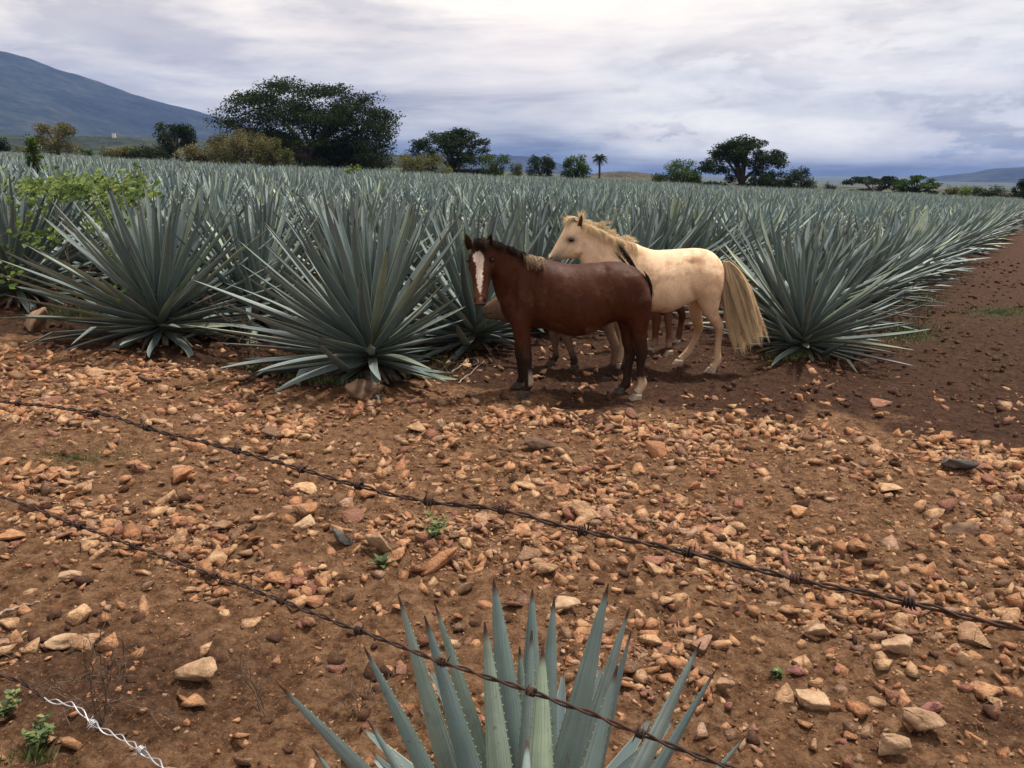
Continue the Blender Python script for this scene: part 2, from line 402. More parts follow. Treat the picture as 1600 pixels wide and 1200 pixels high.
def core_geo(stem, rad=.13, n=10):
    prof = [(.05, -.05), (rad * .9, 0), (rad, stem * .35), (rad * .8, stem * .75), (.03, stem * 1.02)]
    V = []; F = []
    for r, z in prof:
        for j in range(n): a = j / n * 2 * math.pi; V.append((r * math.cos(a), r * math.sin(a), z))
    for i in range(len(prof) - 1):
        for j in range(n): F.append((i * n + j, i * n + (j + 1) % n, (i + 1) * n + (j + 1) % n, (i + 1) * n + j))
    return np.array(V), np.array(F)
# leaf meshes shared by the plants whose leaves are separate objects
LEAF_VAR = []
for k in range(10):
    c = [-.02, .03, .08, .12, .18, -.10, .05, .22, .10, -.18][k]; tw = [0, .15, -.2, .3, -.1, .2, -.35, .1, .25, -.15][k]
    v, f, uv = leaf_geo(1.0, .092, c, 12, 0, tw, cup=[.30, .42, .25, .35, .5, .3, .38, .28, .45, .33][k], warp=[0, .02, -.02, .03, 0, -.03, .015, 0, -.02, .025][k])
    LEAF_VAR.append(mk('leaf', v, f, M_AG, True, uv, {'tint': np.full(len(v), k * .1)}))
for k in range(3):
    v, f, uv = leaf_geo(1.0, .092, .05, 12, 0, .2, .35, 1, .02, [-1.2, -.5, .45][k], [.62, .78, .5][k]); LEAF_VAR.append(mk('leaf', v, f, M_AG, True, uv, {'tint': np.full(len(v), .3)}))
DRY_VAR = []
for k in range(4):
    v, f, uv = leaf_geo(1.0, .07, [-1.5, -1.0, -2.0, -.6][k], 9, 0, [.8, -.9, .5, 1.2][k], cup=.7, warp=.05)
    DRY_VAR.append(mk('dry_leaf', v, f, M_DRY, True, uv, {'tint': np.full(len(v), .5)}))
cv, cf = core_geo(.42); CORE_ME = mk('core', cv, cf, M_CORE, True)
_b = gp(905, 617).y; HORSE_ZONE = [(gp(735, 600).x, gp(1165, 580).x, _b - .9, _b + 2.6)]
def agave_parts(name, x, y, seed, label, group, n=92, L=1.30, scale=1.0, rot=None, extra_dry=12, stem=.42):
    rng = np.random.default_rng(seed); z = float(gz(x, y, False)) - .02
    root = empty(name, (x, y, z), label=label, cat='agave', group=group); root.rotation_euler.z = rng.uniform(0, 6.28); root.scale = (scale,) * 3; bpy.context.view_layer.update() if False else None
    link('core', CORE_ME, root)
    for phi, th, ln, wd, f, tw in leaf_specs(rng, n, L, .102, stem):
        M = leaf_mat4(phi, th, f, stem); tipw = root.matrix_basis @ (M @ Vector((ln, 0, 0)))
        if f > .35:      # the horses have pushed through here: leaves bent off or eaten short
            for (xa, xb, ya, yb) in HORSE_ZONE:
                if xa < tipw.x < xb and ya < tipw.y < yb: ln *= .62 if f < .7 else .4
        o = link('leaf', LEAF_VAR[int(rng.integers(0, 9)) if f < .7 else int(rng.choice([0, 5, 9, 3, 6, 10, 11, 12], p=[.16, .16, .16, .16, .16, .05, .08, .07]))], root)
        M = M @ Matrix.Rotation(rng.normal(0, .15), 4, 'X')
        wsc = wd / .092
        o.matrix_local = M @ Matrix.Diagonal((ln, wsc, (wsc + ln) / 2, 1))
    for i in range(extra_dry):
        phi = rng.uniform(0, 6.28); th = R(rng.uniform(82, 112)); M = leaf_mat4(phi, th, 1.0, stem * .8, .12)
        o = link('dry_leaf', DRY_VAR[int(rng.integers(0, 4))], root); ln = rng.uniform(.4, .95)
        o.matrix_local = M @ Matrix.Diagonal((ln, rng.uniform(.6, 1.1), .8, 1))
    return root
def agave_joined(seed, n, L, seg, lod, stem=.42, dry=6, Wd=.115):
    rng = np.random.default_rng(seed); B = MB()
    for phi, th, ln, wd, f, tw in leaf_specs(rng, n, L, Wd, stem):
        v, fc, uv = leaf_geo(ln, wd, rng.normal(.06, .10) * (1 if f < .6 else .8), seg, lod, rng.normal(0, .3), warp=rng.normal(0, .015))
        M = np.array(leaf_mat4(phi, th, f, stem)); v = v @ M[:3, :3].T + M[:3, 3]
        B.add(v, fc, uv, float(rng.uniform(0, .62) if f > .22 else rng.uniform(.5, .97)))
    me = B.mesh('blue_agave', M_AG if seed < 200 else M_AGF, True)
    me.materials.append(M_DRY); return me
VAR1 = [agave_joined(100 + k, 84, 1.30, 7, 0) for k in range(6)]
VAR2 = [agave_joined(200 + k, 64, 1.30, 5, 1, Wd=.125) for k in range(6)]
VAR3 = [agave_joined(300 + k, 44, 1.30, 3, 2, Wd=.15) for k in range(5)]

# rows run away to the right, 35 degrees off the view axis
RA = R(33.6); DV = np.array([math.sin(RA), math.cos(RA)]); DU = np.array([math.cos(RA), -math.sin(RA)])
def uvc(p): p = np.array([p[0], p[1]]); return float(p @ DU), float(p @ DV)
A0 = gp(30, 470); A1 = gp(252, 530); A2 = gp(580, 578); A3 = gp(1252, 553)
U0, V0 = uvc(A0); U1, V1 = uvc(A1); U2, V2 = uvc(A2); U3, V3 = uvc(A3)
print('rows', [(round(a[0], 2), round(a[1], 2)) for a in (A0, A1, A2, A3)], [round(q, 2) for q in (U0, U1, U2, U3, V0, V1, V2, V3)])
rg = np.random.default_rng(5); plants = []
SP = (U2 - U1)
rowsU = {0: (U3, V3), 1: (U2, V2), 2: (U1, V1), 3: (U0, V0)}
STEP = 1.45
k = 0
while True:
    if k in rowsU: u, v0 = rowsU[k]
    else: u = U0 - (k - 3) * 3.1; v0 = V0 + rg.uniform(-.6, .4) - .25 * min(k - 3, 8)
    if u < -150: break
    v = v0; i = 0; u0 = u
    while v < 175:
        u = u0 - (.45 if k == 0 and i > 0 else 0); p = u * DU + v * DV; j = rg.normal(0, .13, 2) if not (i == 0 and k < 4) else np.zeros(2)
        x, y = p + j; d = math.hypot(x, y); a = math.atan2(x, y)
        if d < 165 and abs(a) < 1.0 and y > 3: plants.append((x, y, k, i, d, a))
        v += STEP * rg.uniform(.88, 1.12); i += 1
    k += 1
infr = [p for p in plants if abs(p[5]) < R(36) or p[4] < 9]
infr.sort(key=lambda p: p[4])
single = set(id(p) for p in infr[:300]); NPART = 14
PART_LAB = {
 (0, 0): 'blue agave at the near end of the right-hand row, beside the cream horse\'s tail',
 (1, 0): 'large blue agave with wide open leaves directly left of the brown horse',
 (2, 0): 'large blue agave second from the left, dead twigs round its foot',
 (3, 0): 'blue agave at the left edge half covered by a green vine'}
ROWN = {0: 'edge row along the dirt track on the right', 1: 'row that starts left of the brown horse', 2: 'row that starts with the twig-ringed agave', 3: 'row overgrown by the green vine'}
NOGO = []
ORD = ['first', 'second', 'third', 'fourth', 'fifth', 'sixth', 'seventh', 'eighth', 'ninth', 'tenth', 'eleventh', 'twelfth']
GRP = 'blue agaves planted in rows across the field'
for q, p in enumerate(infr[:300]):
    x, y, k, i, d, a = p
    if (k, i) in PART_LAB: lab = PART_LAB[(k, i)]
    elif k in ROWN and i < 12: lab = 'blue agave, %s plant in the %s' % (ORD[i], ROWN[k])
    elif k in ROWN: lab = 'distant blue agave far up the ' + ROWN[k]
    elif k in ROWN: lab = 'distant blue agave far up the ' + ROWN[k]
    else: lab = 'blue agave in the %s row counted from the dirt track, %s part' % (ORD[k] if k < 12 else 'far left', 'near' if d < 22 else 'middle' if d < 32 else 'far')
    if q < NPART:
        big = {(1, 0): 1.03, (2, 0): 1.0, (0, 0): .88}.get((k, i), rg.uniform(.92, 1.04))
        agave_parts('blue_agave', x, y, 40 + q, lab, GRP, n=(132 if (k, i) in ((1, 0), (2, 0)) else 110 if i == 0 else 92), scale=big, extra_dry=50 if i == 0 else 8)
    else:
        me = (VAR1 if d < 17 else VAR2)[int(rg.integers(0, 6))]
        o = link('blue_agave', me, None, (x, y, float(gz(x, y, False)) - .04)); s = rg.uniform(.82, 1.06)
        o.scale = (s, s, s * rg.uniform(.94, 1.06)); o.rotation_euler = (rg.normal(0, .04), rg.normal(0, .04), rg.uniform(0, 6.28))
        tag(o, lab, 'agave', GRP)
rest = [p for p in plants if id(p) not in single]
print('plants', len(plants), 'infr', len(infr), 'rest', len(rest))
def agave_mass(pts):
    P = np.array([(p[0], p[1], float(gz(p[0], p[1], False)) - .04) for p in pts]); far = np.array([p[4] for p in pts])
    me = bpy.data.meshes.new('agave_field'); me.vertices.add(len(P)); me.vertices.foreach_set('co', P.astype(np.float32).ravel())
    rr = np.random.default_rng(3)
    a = me.attributes.new('rot', 'FLOAT_VECTOR', 'POINT'); rv = np.zeros((len(P), 3), np.float32); rv[:, 2] = rr.uniform(0, 6.28, len(P)); a.data.foreach_set('vector', rv.ravel())
    a = me.attributes.new('sc', 'FLOAT', 'POINT'); a.data.foreach_set('value', rr.uniform(.80, 1.08, len(P)).astype(np.float32))
    nv2 = len(VAR2); idx = np.where(far < 70, rr.integers(0, nv2, len(P)), nv2 + rr.integers(0, len(VAR3), len(P)))
    a = me.attributes.new('idx', 'INT', 'POINT'); a.data.foreach_set('value', idx.astype(np.int32))
    o = link('agave_field', me)
    g = bpy.data.node_groups.new('agave_field', 'GeometryNodeTree')
    g.interface.new_socket('Geometry', in_out='INPUT', socket_type='NodeSocketGeometry'); g.interface.new_socket('Geometry', in_out='OUTPUT', socket_type='NodeSocketGeometry')
    n = g.nodes; l = g.links; gi = n.new('NodeGroupInput'); go = n.new('NodeGroupOutput')
    c = bpy.data.collections.new('agave_sources')
    for q, m in enumerate(VAR2 + VAR3):
        so = bpy.data.objects.new('agave_source_%02d' % q, m); c.objects.link(so)
    ci = n.new('GeometryNodeCollectionInfo'); ci.inputs['Collection'].default_value = c; ci.inputs['Separate Children'].default_value = True; ci.inputs['Reset Children'].default_value = True
    io = n.new('GeometryNodeInstanceOnPoints'); io.inputs['Pick Instance'].default_value = True
    m2p = n.new('GeometryNodeMeshToPoints')
    def at(name, dt):
        q = n.new('GeometryNodeInputNamedAttribute'); q.data_type = dt; q.inputs['Name'].default_value = name; return q.outputs['Attribute']
    l.new(gi.outputs[0], m2p.inputs['Mesh']); l.new(m2p.outputs[0], io.inputs['Points']); l.new(ci.outputs[0], io.inputs['Instance'])
    l.new(at('idx', 'INT'), io.inputs['Instance Index']); l.new(at('rot', 'FLOAT_VECTOR'), io.inputs['Rotation']); l.new(at('sc', 'FLOAT'), io.inputs['Scale'])
    l.new(io.outputs[0], go.inputs[0])
    mod = o.modifiers.new('field', 'NODES'); mod.node_group = g
    tag(o, 'mass of blue agaves filling the field back to the trees', 'agave field', kind='stuff')
    return o
agave_mass(rest)
# ------------------------------------------------------------------ stones
import bmesh
def hull_rock(rng, n=16, flat=.6, sub=0, rough=.0):
    p = rng.normal(size=(n, 3)); p /= np.linalg.norm(p, axis=1)[:, None]
    q = rng.uniform(-1, 1, (n, 3)); q /= np.abs(q).max(1)[:, None]; p = np.where(rng.random((n, 1)) < .6, q * .88, p)
    p *= rng.uniform(.72, 1.0, (n, 1)); p *= np.array([1, rng.uniform(.5, .95), flat * rng.uniform(.75, 1.25)])
    # a couple of cleaved faces
    for _ in range(6):
        d = rng.normal(size=3); d /= np.linalg.norm(d); c = rng.uniform(.38, .68) * (np.abs(p @ d).max()); q = p @ d; p = p - np.outer(np.maximum(q - c, 0), d)
    bm = bmesh.new()
    for v in p: bm.verts.new(v)
    r = bmesh.ops.convex_hull(bm, input=bm.verts); bmesh.ops.delete(bm, geom=[v for v in bm.verts if not v.link_faces], context='VERTS')
    if sub:
        bmesh.ops.bevel(bm, geom=list(bm.edges), offset=.035, segments=1, affect='EDGES', profile=.5)
        bmesh.ops.triangulate(bm, faces=bm.faces)
        for _ in range(sub): bmesh.ops.subdivide_edges(bm, edges=[e for e in bm.edges if e.calc_length() > .18], cuts=1); bmesh.ops.triangulate(bm, faces=bm.faces)
    bmesh.ops.triangulate(bm, faces=bm.faces)
    bm.verts.ensure_lookup_table()
    V = np.array([v.co[:] for v in bm.verts]); F = np.array([[v.index for v in f.verts] for f in bm.faces]) if bm.verts.index_update() is None else None
    bm.free()
    if rough:
        nrm = V / (np.linalg.norm(V, axis=1)[:, None] + 1e-6)
        s = rng.uniform(0, 50)
        V = V + nrm * (rough * (fbm(V[:, 0] * 2.5 + s + V[:, 2] * 1.7, V[:, 1] * 2.5 - V[:, 2] * 2.1, 3, 3)[:, None]))
    return V, F
rs_ = np.random.default_rng(21)
BIGR = [hull_rock(rs_, 13, .55, 1, .10) for _ in range(10)]
MIDR = [hull_rock(rs_, int(rs_.integers(8, 12)), rs_.uniform(.4, .75)) for _ in range(16)]
TINR = [hull_rock(rs_, 7, .65) for _ in range(10)]
BIG_ME = [mk('stone', v, f, M_STONE, False, None, {'tint': np.full(len(v), q * .1)}) for q, (v, f) in enumerate(BIGR)]
MID_ME = [mk('stone', v, f, M_STONE, False, None, {'tint': np.full(len(v), q * .137 % 1)}) for q, (v, f) in enumerate(MIDR)]
HERO = []   # (px, py, radius px)
def density(px, py):
    b = np.interp(px, BND[:, 0], BND[:, 1]); d = 1.0 * smooth01(-5, 45, py - b)
    k = .74
    k = k + .9 * blob(px, py, 900, 700, 260, 75) + .8 * blob(px, py, 1360, 690, 330, 40) + .9 * blob(px, py, 1400, 1060, 260, 150) + .5 * blob(px, py, 1150, 860, 500, 90)
    k = k + .55 * blob(px, py, 500, 780, 260, 80) + .6 * blob(px, py, 120, 600, 260, 50) + .35 * blob(px, py, 250, 860, 330, 80) + .5 * blob(px, py, 740, 600, 110, 40)
    k = k - .62 * blob(px, py, 660, 685, 190, 48) - .42 * blob(px, py, 150, 1090, 400, 130) - .5 * blob(px, py, 1560, 1130, 120, 60) - .3 * blob(px, py, 1500, 860, 200, 60)
    return np.clip(k, .04, 1.3) * d + .03
def scatter(n, rng, dmin, dmax, pw=1.0):
    out = []
    while len(out) < n:
        r = np.sqrt(rng.uniform(dmin**2, dmax**2, 4000)) if pw == 1 else rng.uniform(dmin, dmax, 4000); a = rng.uniform(-.72, .72, 4000)
        x = r * np.sin(a); y = r * np.cos(a); px, py = topx(x, y, slope_z(x, y))
        cl =   .22 + 1.35 * smooth01(-.12, .22, fbm(x * 1.7, y * 1.7, 3, 91))
        ok = rng.uniform(0, 1.25, 4000) < density(px, py) * cl
        out += list(zip(x[ok], y[ok], px[ok], py[ok]))
    return out[:n]
def place_stone(o, x, y, s, rng, sink=.25, flat=1.0):
    o.location = (x, y, float(gz(x, y)) + s * (.42 * flat - sink)); o.rotation_euler = (rng.normal(0, .22), rng.normal(0, .22), rng.uniform(0, 6.28)); o.scale = (s, s, s * flat)
# distinct rocks that one can point at, each a thing of its own
M_TAN = mat_rock('rock_tan', (.16, .095, .055), (.34, .22, .135), (.46, .33, .22), 9)
M_GREY = mat_rock('rock_grey', (.045, .042, .040), (.085, .078, .075), (.16, .14, .125), 10)
M_BRN = mat_rock('rock_brown', (.055, .033, .022), (.13, .078, .05), (.20, .125, .08), 9)
M_PALE = mat_rock('rock_pale', (.18, .11, .065), (.38, .25, .15), (.50, .36, .23), 12)
M_PURP = mat_rock('rock_purple', (.12, .055, .05), (.24, .10, .085), (.30, .15, .12), 9)
heroes = [  # px, py, half width px, flat, material, label
 (57, 503, 34, .75, M_TAN, 'large rounded tan boulder on the earth below the vine-covered agave'),
 (568, 616, 36, .55, M_BRN, 'flat brown rock at the foot of the big agave left of the brown horse'),
 (536, 840, 30, .6, M_GREY, 'dark blue-grey rock beside the square tan rock and the small leafy weed'),
 (596, 852, 32, .75, M_TAN, 'square tan rock with the small leafy weed growing before it'),
 (313, 1055, 42, .42, M_PALE, 'pale pitted slab lying among the bare twigs at lower left'),
 (1497, 728, 30, .55, M_GREY, 'dark grey half-buried rock on the right beside a pair of orange stones'),
 (840, 690, 24, .8, M_BRN, 'brown lump with a hollow side in the rubble below the horses'),
 (726, 920, 18, .95, M_TAN, 'lone blocky tan stone above the tips of the foreground agave'),
 (1440, 1140, 34, .7, M_TAN, 'large cracked tan rock near the bottom right corner'),
 (1395, 1175, 30, .7, M_PALE, 'pale slanting rock just below the large cracked tan one'),
 (1455, 1104, 24, .6, M_PURP, 'purple-red flat stone next to the shaded hollow on the right'),
 (1265, 1100, 26, .6, M_PALE, 'pale rock with two dark holes at lower right'),
 (1280, 985, 32, .55, M_TAN, 'broad rough tan rock just above the lower wire, at centre right'),
 (1400, 1010, 30, .6, M_TAN, 'rough orange-tan rock under the upper wire toward the right'),
 (686, 668, 13, 1.0, M_PALE, 'small pointed pale stone alone on the bare patch'),
 (112, 895, 24, .6, M_TAN, 'blunt orange-tan stone near the left edge under the lower wire'),
 (880, 948, 24, .6, M_PALE, 'flat peach stone showing between tips of the foreground agave'),
 (1130, 1078, 22, .5, M_TAN, 'flat orange stone right of the tallest right agave tip'),
 (236, 596, 24, .45, M_BRN, 'smooth grey-brown embedded stone near the twig-ringed agave'),
 (90, 993, 30, .5, M_PALE, 'jagged pale-orange stone on damp soil at the left edge'),
 (1500, 820, 40, .3, M_BRN, 'wide flat grey-brown slab flush with the ground at the right'),
 (1560, 790, 16, .9, M_TAN, 'small upright tan stone standing on the flat slab at right'),
 (480, 815, 22, .5, M_PALE, 'flat cream stone between the two wires left of the grey rock'),
 (1240, 1050, 16, .7, M_PURP, 'small brick-red stone in the rubble at lower right'),
 (40, 975, 0, .6, M_BRN, '')]
rh = np.random.default_rng(4)
for px, py, hw, fl, m, lab in heroes:
    if not lab: continue
    p = gp(px, py + hw * .3); dep = math.hypot(p.y, CAMZ) ; s = 1.28 * hw * dep / FPX
    v, f = hull_rock(rh, 18, .8, 2, .12); me = mk('rock', v, f, m, False)
    o = link('rock', me); o.location = (p.x, p.y, float(gz(p.x, p.y)) + s * fl * .44); o.scale = (s, s * .85, s * fl)
    o.rotation_euler = (rh.normal(0, .12), rh.normal(0, .12), rh.uniform(-.4, .4)); tag(o, lab, 'rock')
    HERO.append((px, py, hw))
def clear(px, py, m=.8): return all(math.hypot(px - a, (py - b) * 1.3) > m * c for a, b, c in HERO)
# the 300 stones that show largest: parts of the ground
big = [q for q in scatter(420, np.random.default_rng(31), 1.9, 8.6) if clear(q[2], q[3])][:300]
rb = np.random.default_rng(32)
for x, y, px, py in big:
    d = math.hypot(x, y); s = rb.uniform(.055, .100) * (1 + .06 * d) * (1.35 if rb.random() < .12 else 1)
    if py < 640: s *= .8
    o = link('stone', BIG_ME[int(rb.integers(0, 10))] if s * FPX / d > 9 else MID_ME[int(rb.integers(0, 16))], GROUND); place_stone(o, x, y, s, rb, rb.uniform(.12, .42), rb.uniform(.7, 1.1))
# everything smaller: one rubble mass, still real stones
def rubble(name, n, src, rng, smin, smax, dmin, dmax, pw=1):
    V = []; F = []; T = []; off = 0
    pts = np.array([q[:2] for q in scatter(n, rng, dmin, dmax, pw)]); Z = gz(pts[:, 0], pts[:, 1])
    for i in range(n):
        v, f = src[int(rng.integers(0, len(src)))]; s = smin + (smax - smin) * rng.random()**1.9; s *= (.75 + .055 * math.hypot(*pts[i]))
        a, b, c = rng.uniform(0, 6.28), rng.normal(0, .3), rng.normal(0, .3)
        M = np.array(Matrix.Rotation(a, 3, 'Z') @ Matrix.Rotation(b, 3, 'X') @ Matrix.Rotation(c, 3, 'Y')) * s
        fl = rng.uniform(.6, 1.1); w = v.copy(); w[:, 2] *= fl; w = w @ M.T; w[:, 0] += pts[i, 0]; w[:, 1] += pts[i, 1]; w[:, 2] += Z[i] + s * fl * rng.uniform(-.08, .25)
        V.append(w); F.append(f + off); off += len(v); T.append(np.full(len(v), rng.random()))
    me = mk(name, np.concatenate(V), np.concatenate(F), M_STONE, False, None, {'tint': np.concatenate(T)})
    o = link(name, me, GROUND); o['kind'] = 'stuff'; return o
rubble('stone_rubble', 9800, MIDR, np.random.default_rng(41), .022, .092, 1.7, 9.8)
rubble('small_rubble', 32000, TINR, np.random.default_rng(42), .007, .024, 1.6, 9.5)
# clods of dark soil on the tilled side
CLODS = [hull_rock(rs_, 12, .7, 0) for _ in range(8)]
M_CLOD = mat_rock('soil_clod', (.035, .018, .011), (.075, .036, .022), (.12, .060, .036), 20)
def clods():
    rng = np.random.default_rng(51); n = 15000; V = []; F = []; off = 0; r = rng.uniform(2.0, 30, n)**1.0; a = rng.uniform(-.7, .7, n); x = r * np.sin(a); y = r * np.cos(a); z = gz(x, y)
    px, py = topx(x, y, z); rk = rocky_mask(x, y)
    for i in range(n):
        if rk[i] > .4 and rng.random() < .72: continue
        v, f = CLODS[int(rng.integers(0, 8))]; s = (.010 + .055 * rng.random()**3) * (1 + r[i] * .03)
        w = v @ np.array(Matrix.Rotation(rng.uniform(0, 6.28), 3, 'Z')).T * s; w += [x[i], y[i], z[i] + s * .1]; V.append(w); F.append(f + off); off += len(v)
    o = link('soil_clods', mk('soil_clods', np.concatenate(V), np.concatenate(F), M_CLOD, True), GROUND); o['kind'] = 'stuff'
clods()

# ------------------------------------------------------------------ the agave in the foreground, leaf by leaf
def leaf_between(B, T, inward, Wd, seg=22, cup=.38, bend=.03, teeth=True, tint=.3, root=None, Lx=None):
    B = Vector(B); T = Vector(T); d = T - B; Lr = d.length
    v, f, uv = leaf_geo(Lr, Wd, 0.0, seg, 0, 0, cup)
    t = uv[:, 0]; v[:, 2] += -bend * Lr * np.sin(t * math.pi)
    X = d.normalized(); Z = Vector(inward); Z = (Z - X * Z.dot(X)).normalized(); Y = Z.cross(X)
    M = np.array(Matrix((X, Y, Z)).transposed()); V = [v]; F = [f]; UV = [uv]; off = len(v); F3 = []
    if teeth:
        n = int(Lr / .017)
        for sgn in (-1, 1):
            for i in range(1, n):
                tt = i / n
                if tt > .93: break
                w = Wd * .5 * min(1, .66 + .75 * tt) * (1 - tt**2.3)**.85 + .0016; h = .0042 * (1 - .4 * tt)
                c = np.array([tt * Lr, sgn * w, w * cup - bend * Lr * math.sin(tt * math.pi)])
                V.append(np.array([c + [-.0026, 0, .0004], c + [.0026, 0, .0004], c + [.002, sgn * h, .001], c + [0, 0, -.0015]])); UV.append(np.full((4, 2), [tt, 1.0]))
                F3 += [(off, off + 1, off + 2), (off + 1, off + 3, off + 2), (off + 3, off, off + 2)]; off += 4
    V = np.concatenate(V) @ M.T + np.array(B)
    return V, F[0], np.array(F3), np.concatenate(UV)
NA = empty('blue_agave', (0.03, 1.80, float(gz(0, 1.8, False))), label='young blue agave at the bottom edge, its upright leaves crossed by the lower barbed wire', cat='agave')
ax = Vector((0.03, 1.80, .18))
tips = [  # tip px, point where the leaf meets the bottom edge, tip depth, width
 (435, 1070, 545, 1200, 1.62, .075), (568, 1010, 640, 1200, 1.66, .070), (622, 930, 690, 1200, 1.80, .080), (663, 962, 720, 1200, 1.68, .072), (679, 943, 735, 1200, 1.92, .072),
 (757, 972, 772, 1200, 1.66, .070), (771, 904, 800, 1200, 1.88, .082), (812, 1010, 822, 1200, 1.95, .050), (832, 920, 835, 1200, 2.02, .070), (866, 933, 858, 1200, 1.90, .066),
 (831, 985, 822, 1200, 1.74, .050), (848, 1010, 848, 1200, 1.62, .078), (951, 912, 900, 1200, 1.72, .082), (984, 950, 940, 1200, 1.84, .070), (987, 985, 955, 1200, 1.93, .060),
 (965, 1040, 935, 1200, 1.60, .066), (1096, 1002, 1020, 1200, 1.70, .074), (1120, 1045, 1060, 1200, 1.80, .066), (1167, 1148, 1140, 1200, 1.78, .050), (574, 1125, 615, 1200, 1.52, .058),
 (487, 1168, 520, 1215, 1.50, .055), (824, 1155, 822, 1200, 1.50, .050)]
rn = np.random.default_rng(8)
for i, (tx, ty, bx, by, dep, wd) in enumerate(tips):
    T = PZ(tx, ty, dep); Q = PZ(bx, by, dep - .10 + .02 * math.sin(i)); d = (Q - T).normalized()
    # run down until near the plant's heart
    k = (T.z - .16) / max(-d.z, .2); Bp = T + d * min(k, 1.05); Bp = Bp.lerp(ax + Vector(((Bp.x - ax.x) * .35, (Bp.y - ax.y) * .35, 0)), .55)
    inn = ax + Vector((0, 0, .5)) - (T + Bp) / 2; inn = Vector((inn.x, inn.y * .8 - .05, .15)); 
    if T.y < ax.y + .05: inn.y = abs(inn.y) + .1
    else: inn.y = -abs(inn.y) - .1
    v, f, f3, uv = leaf_between(Bp, T, inn, wd * 1.15, bend=rn.uniform(-.02, .025))
    v = v - np.array(NA.location); me = mk('leaf', v, [f, f3], M_AGN, True, uv, {'tint': np.full(len(v), float(rn.uniform(.05, .8)) if i not in (5, 10) else .97)}); link('leaf', me, NA)
for i in range(26):   # lower leaves below the frame
    phi = i * 2.4; th = R(38 + 50 * i / 26); M = leaf_mat4(phi, th, .4 + .6 * i / 26, .25, .07); o = link('leaf', LEAF_VAR[i % 9], NA); o.matrix_local = M @ Matrix.Diagonal((.52, .75, .7, 1))
link('core', CORE_ME, NA).scale = (.6, .6, .6)

# ------------------------------------------------------------------ barbed wire
def mat_wire(name, stops, rough, metal):
    s = NT(name); p = s.pos(); n = s.noise(60, p, 5, .7); n2 = s.noise(9, p, 3, .6)
    col = s.ramp(s.math('ADD', s.math('MULTIPLY', n, .5), s.math('MULTIPLY', n2, .5)), stops); s.bump(n, .5, .001); return s.out(col, rough, .4, metal)
M_RUST = mat_wire('rusty_wire', [(.35, (.016, .010, .008)), (.5, (.036, .018, .012)), (.62, (.085, .034, .020)), (.72, (.075, .06, .04))], .75, .2)
M_GALV = mat_wire('galvanised_wire', [(.35, (.35, .35, .36)), (.6, (.62, .62, .63))], .42, .7)
def tube(P, r, n=6, cap=True):
    P = np.asarray(P, float); m = len(P); T = np.gradient(P, axis=0); T /= np.linalg.norm(T, axis=1)[:, None] + 1e-12
    rr = np.full(m, r) if np.isscalar(r) else np.asarray(r)
    up = np.array([0, 0, 1.0]) if abs(T[0][2]) < .9 else np.array([1.0, 0, 0]); Nn = []; u = up
    for t in T:
        u = u - t * (u @ t); u /= np.linalg.norm(u) + 1e-12; Nn.append(u)
    Nn = np.array(Nn); Bb = np.cross(T, Nn); a = np.arange(n) / n * 2 * math.pi
    V = (P[:, None] + rr[:, None, None] * (np.cos(a)[None, :, None] * Nn[:, None] + np.sin(a)[None, :, None] * Bb[:, None])).reshape(-1, 3)
    i = np.arange(m - 1)[:, None] * n; j = np.arange(n)[None, :]; j2 = (j + 1) % n
    F = np.stack([i + j, i + j2, i + n + j2, i + n + j], -1).reshape(-1, 4)
    return V, F
def frame(t):
    t = np.array(t) / np.linalg.norm(t); u = np.array([0, 0, 1.0]); u = u - t * (u @ t); u /= np.linalg.norm(u); return t, u, np.cross(t, u)
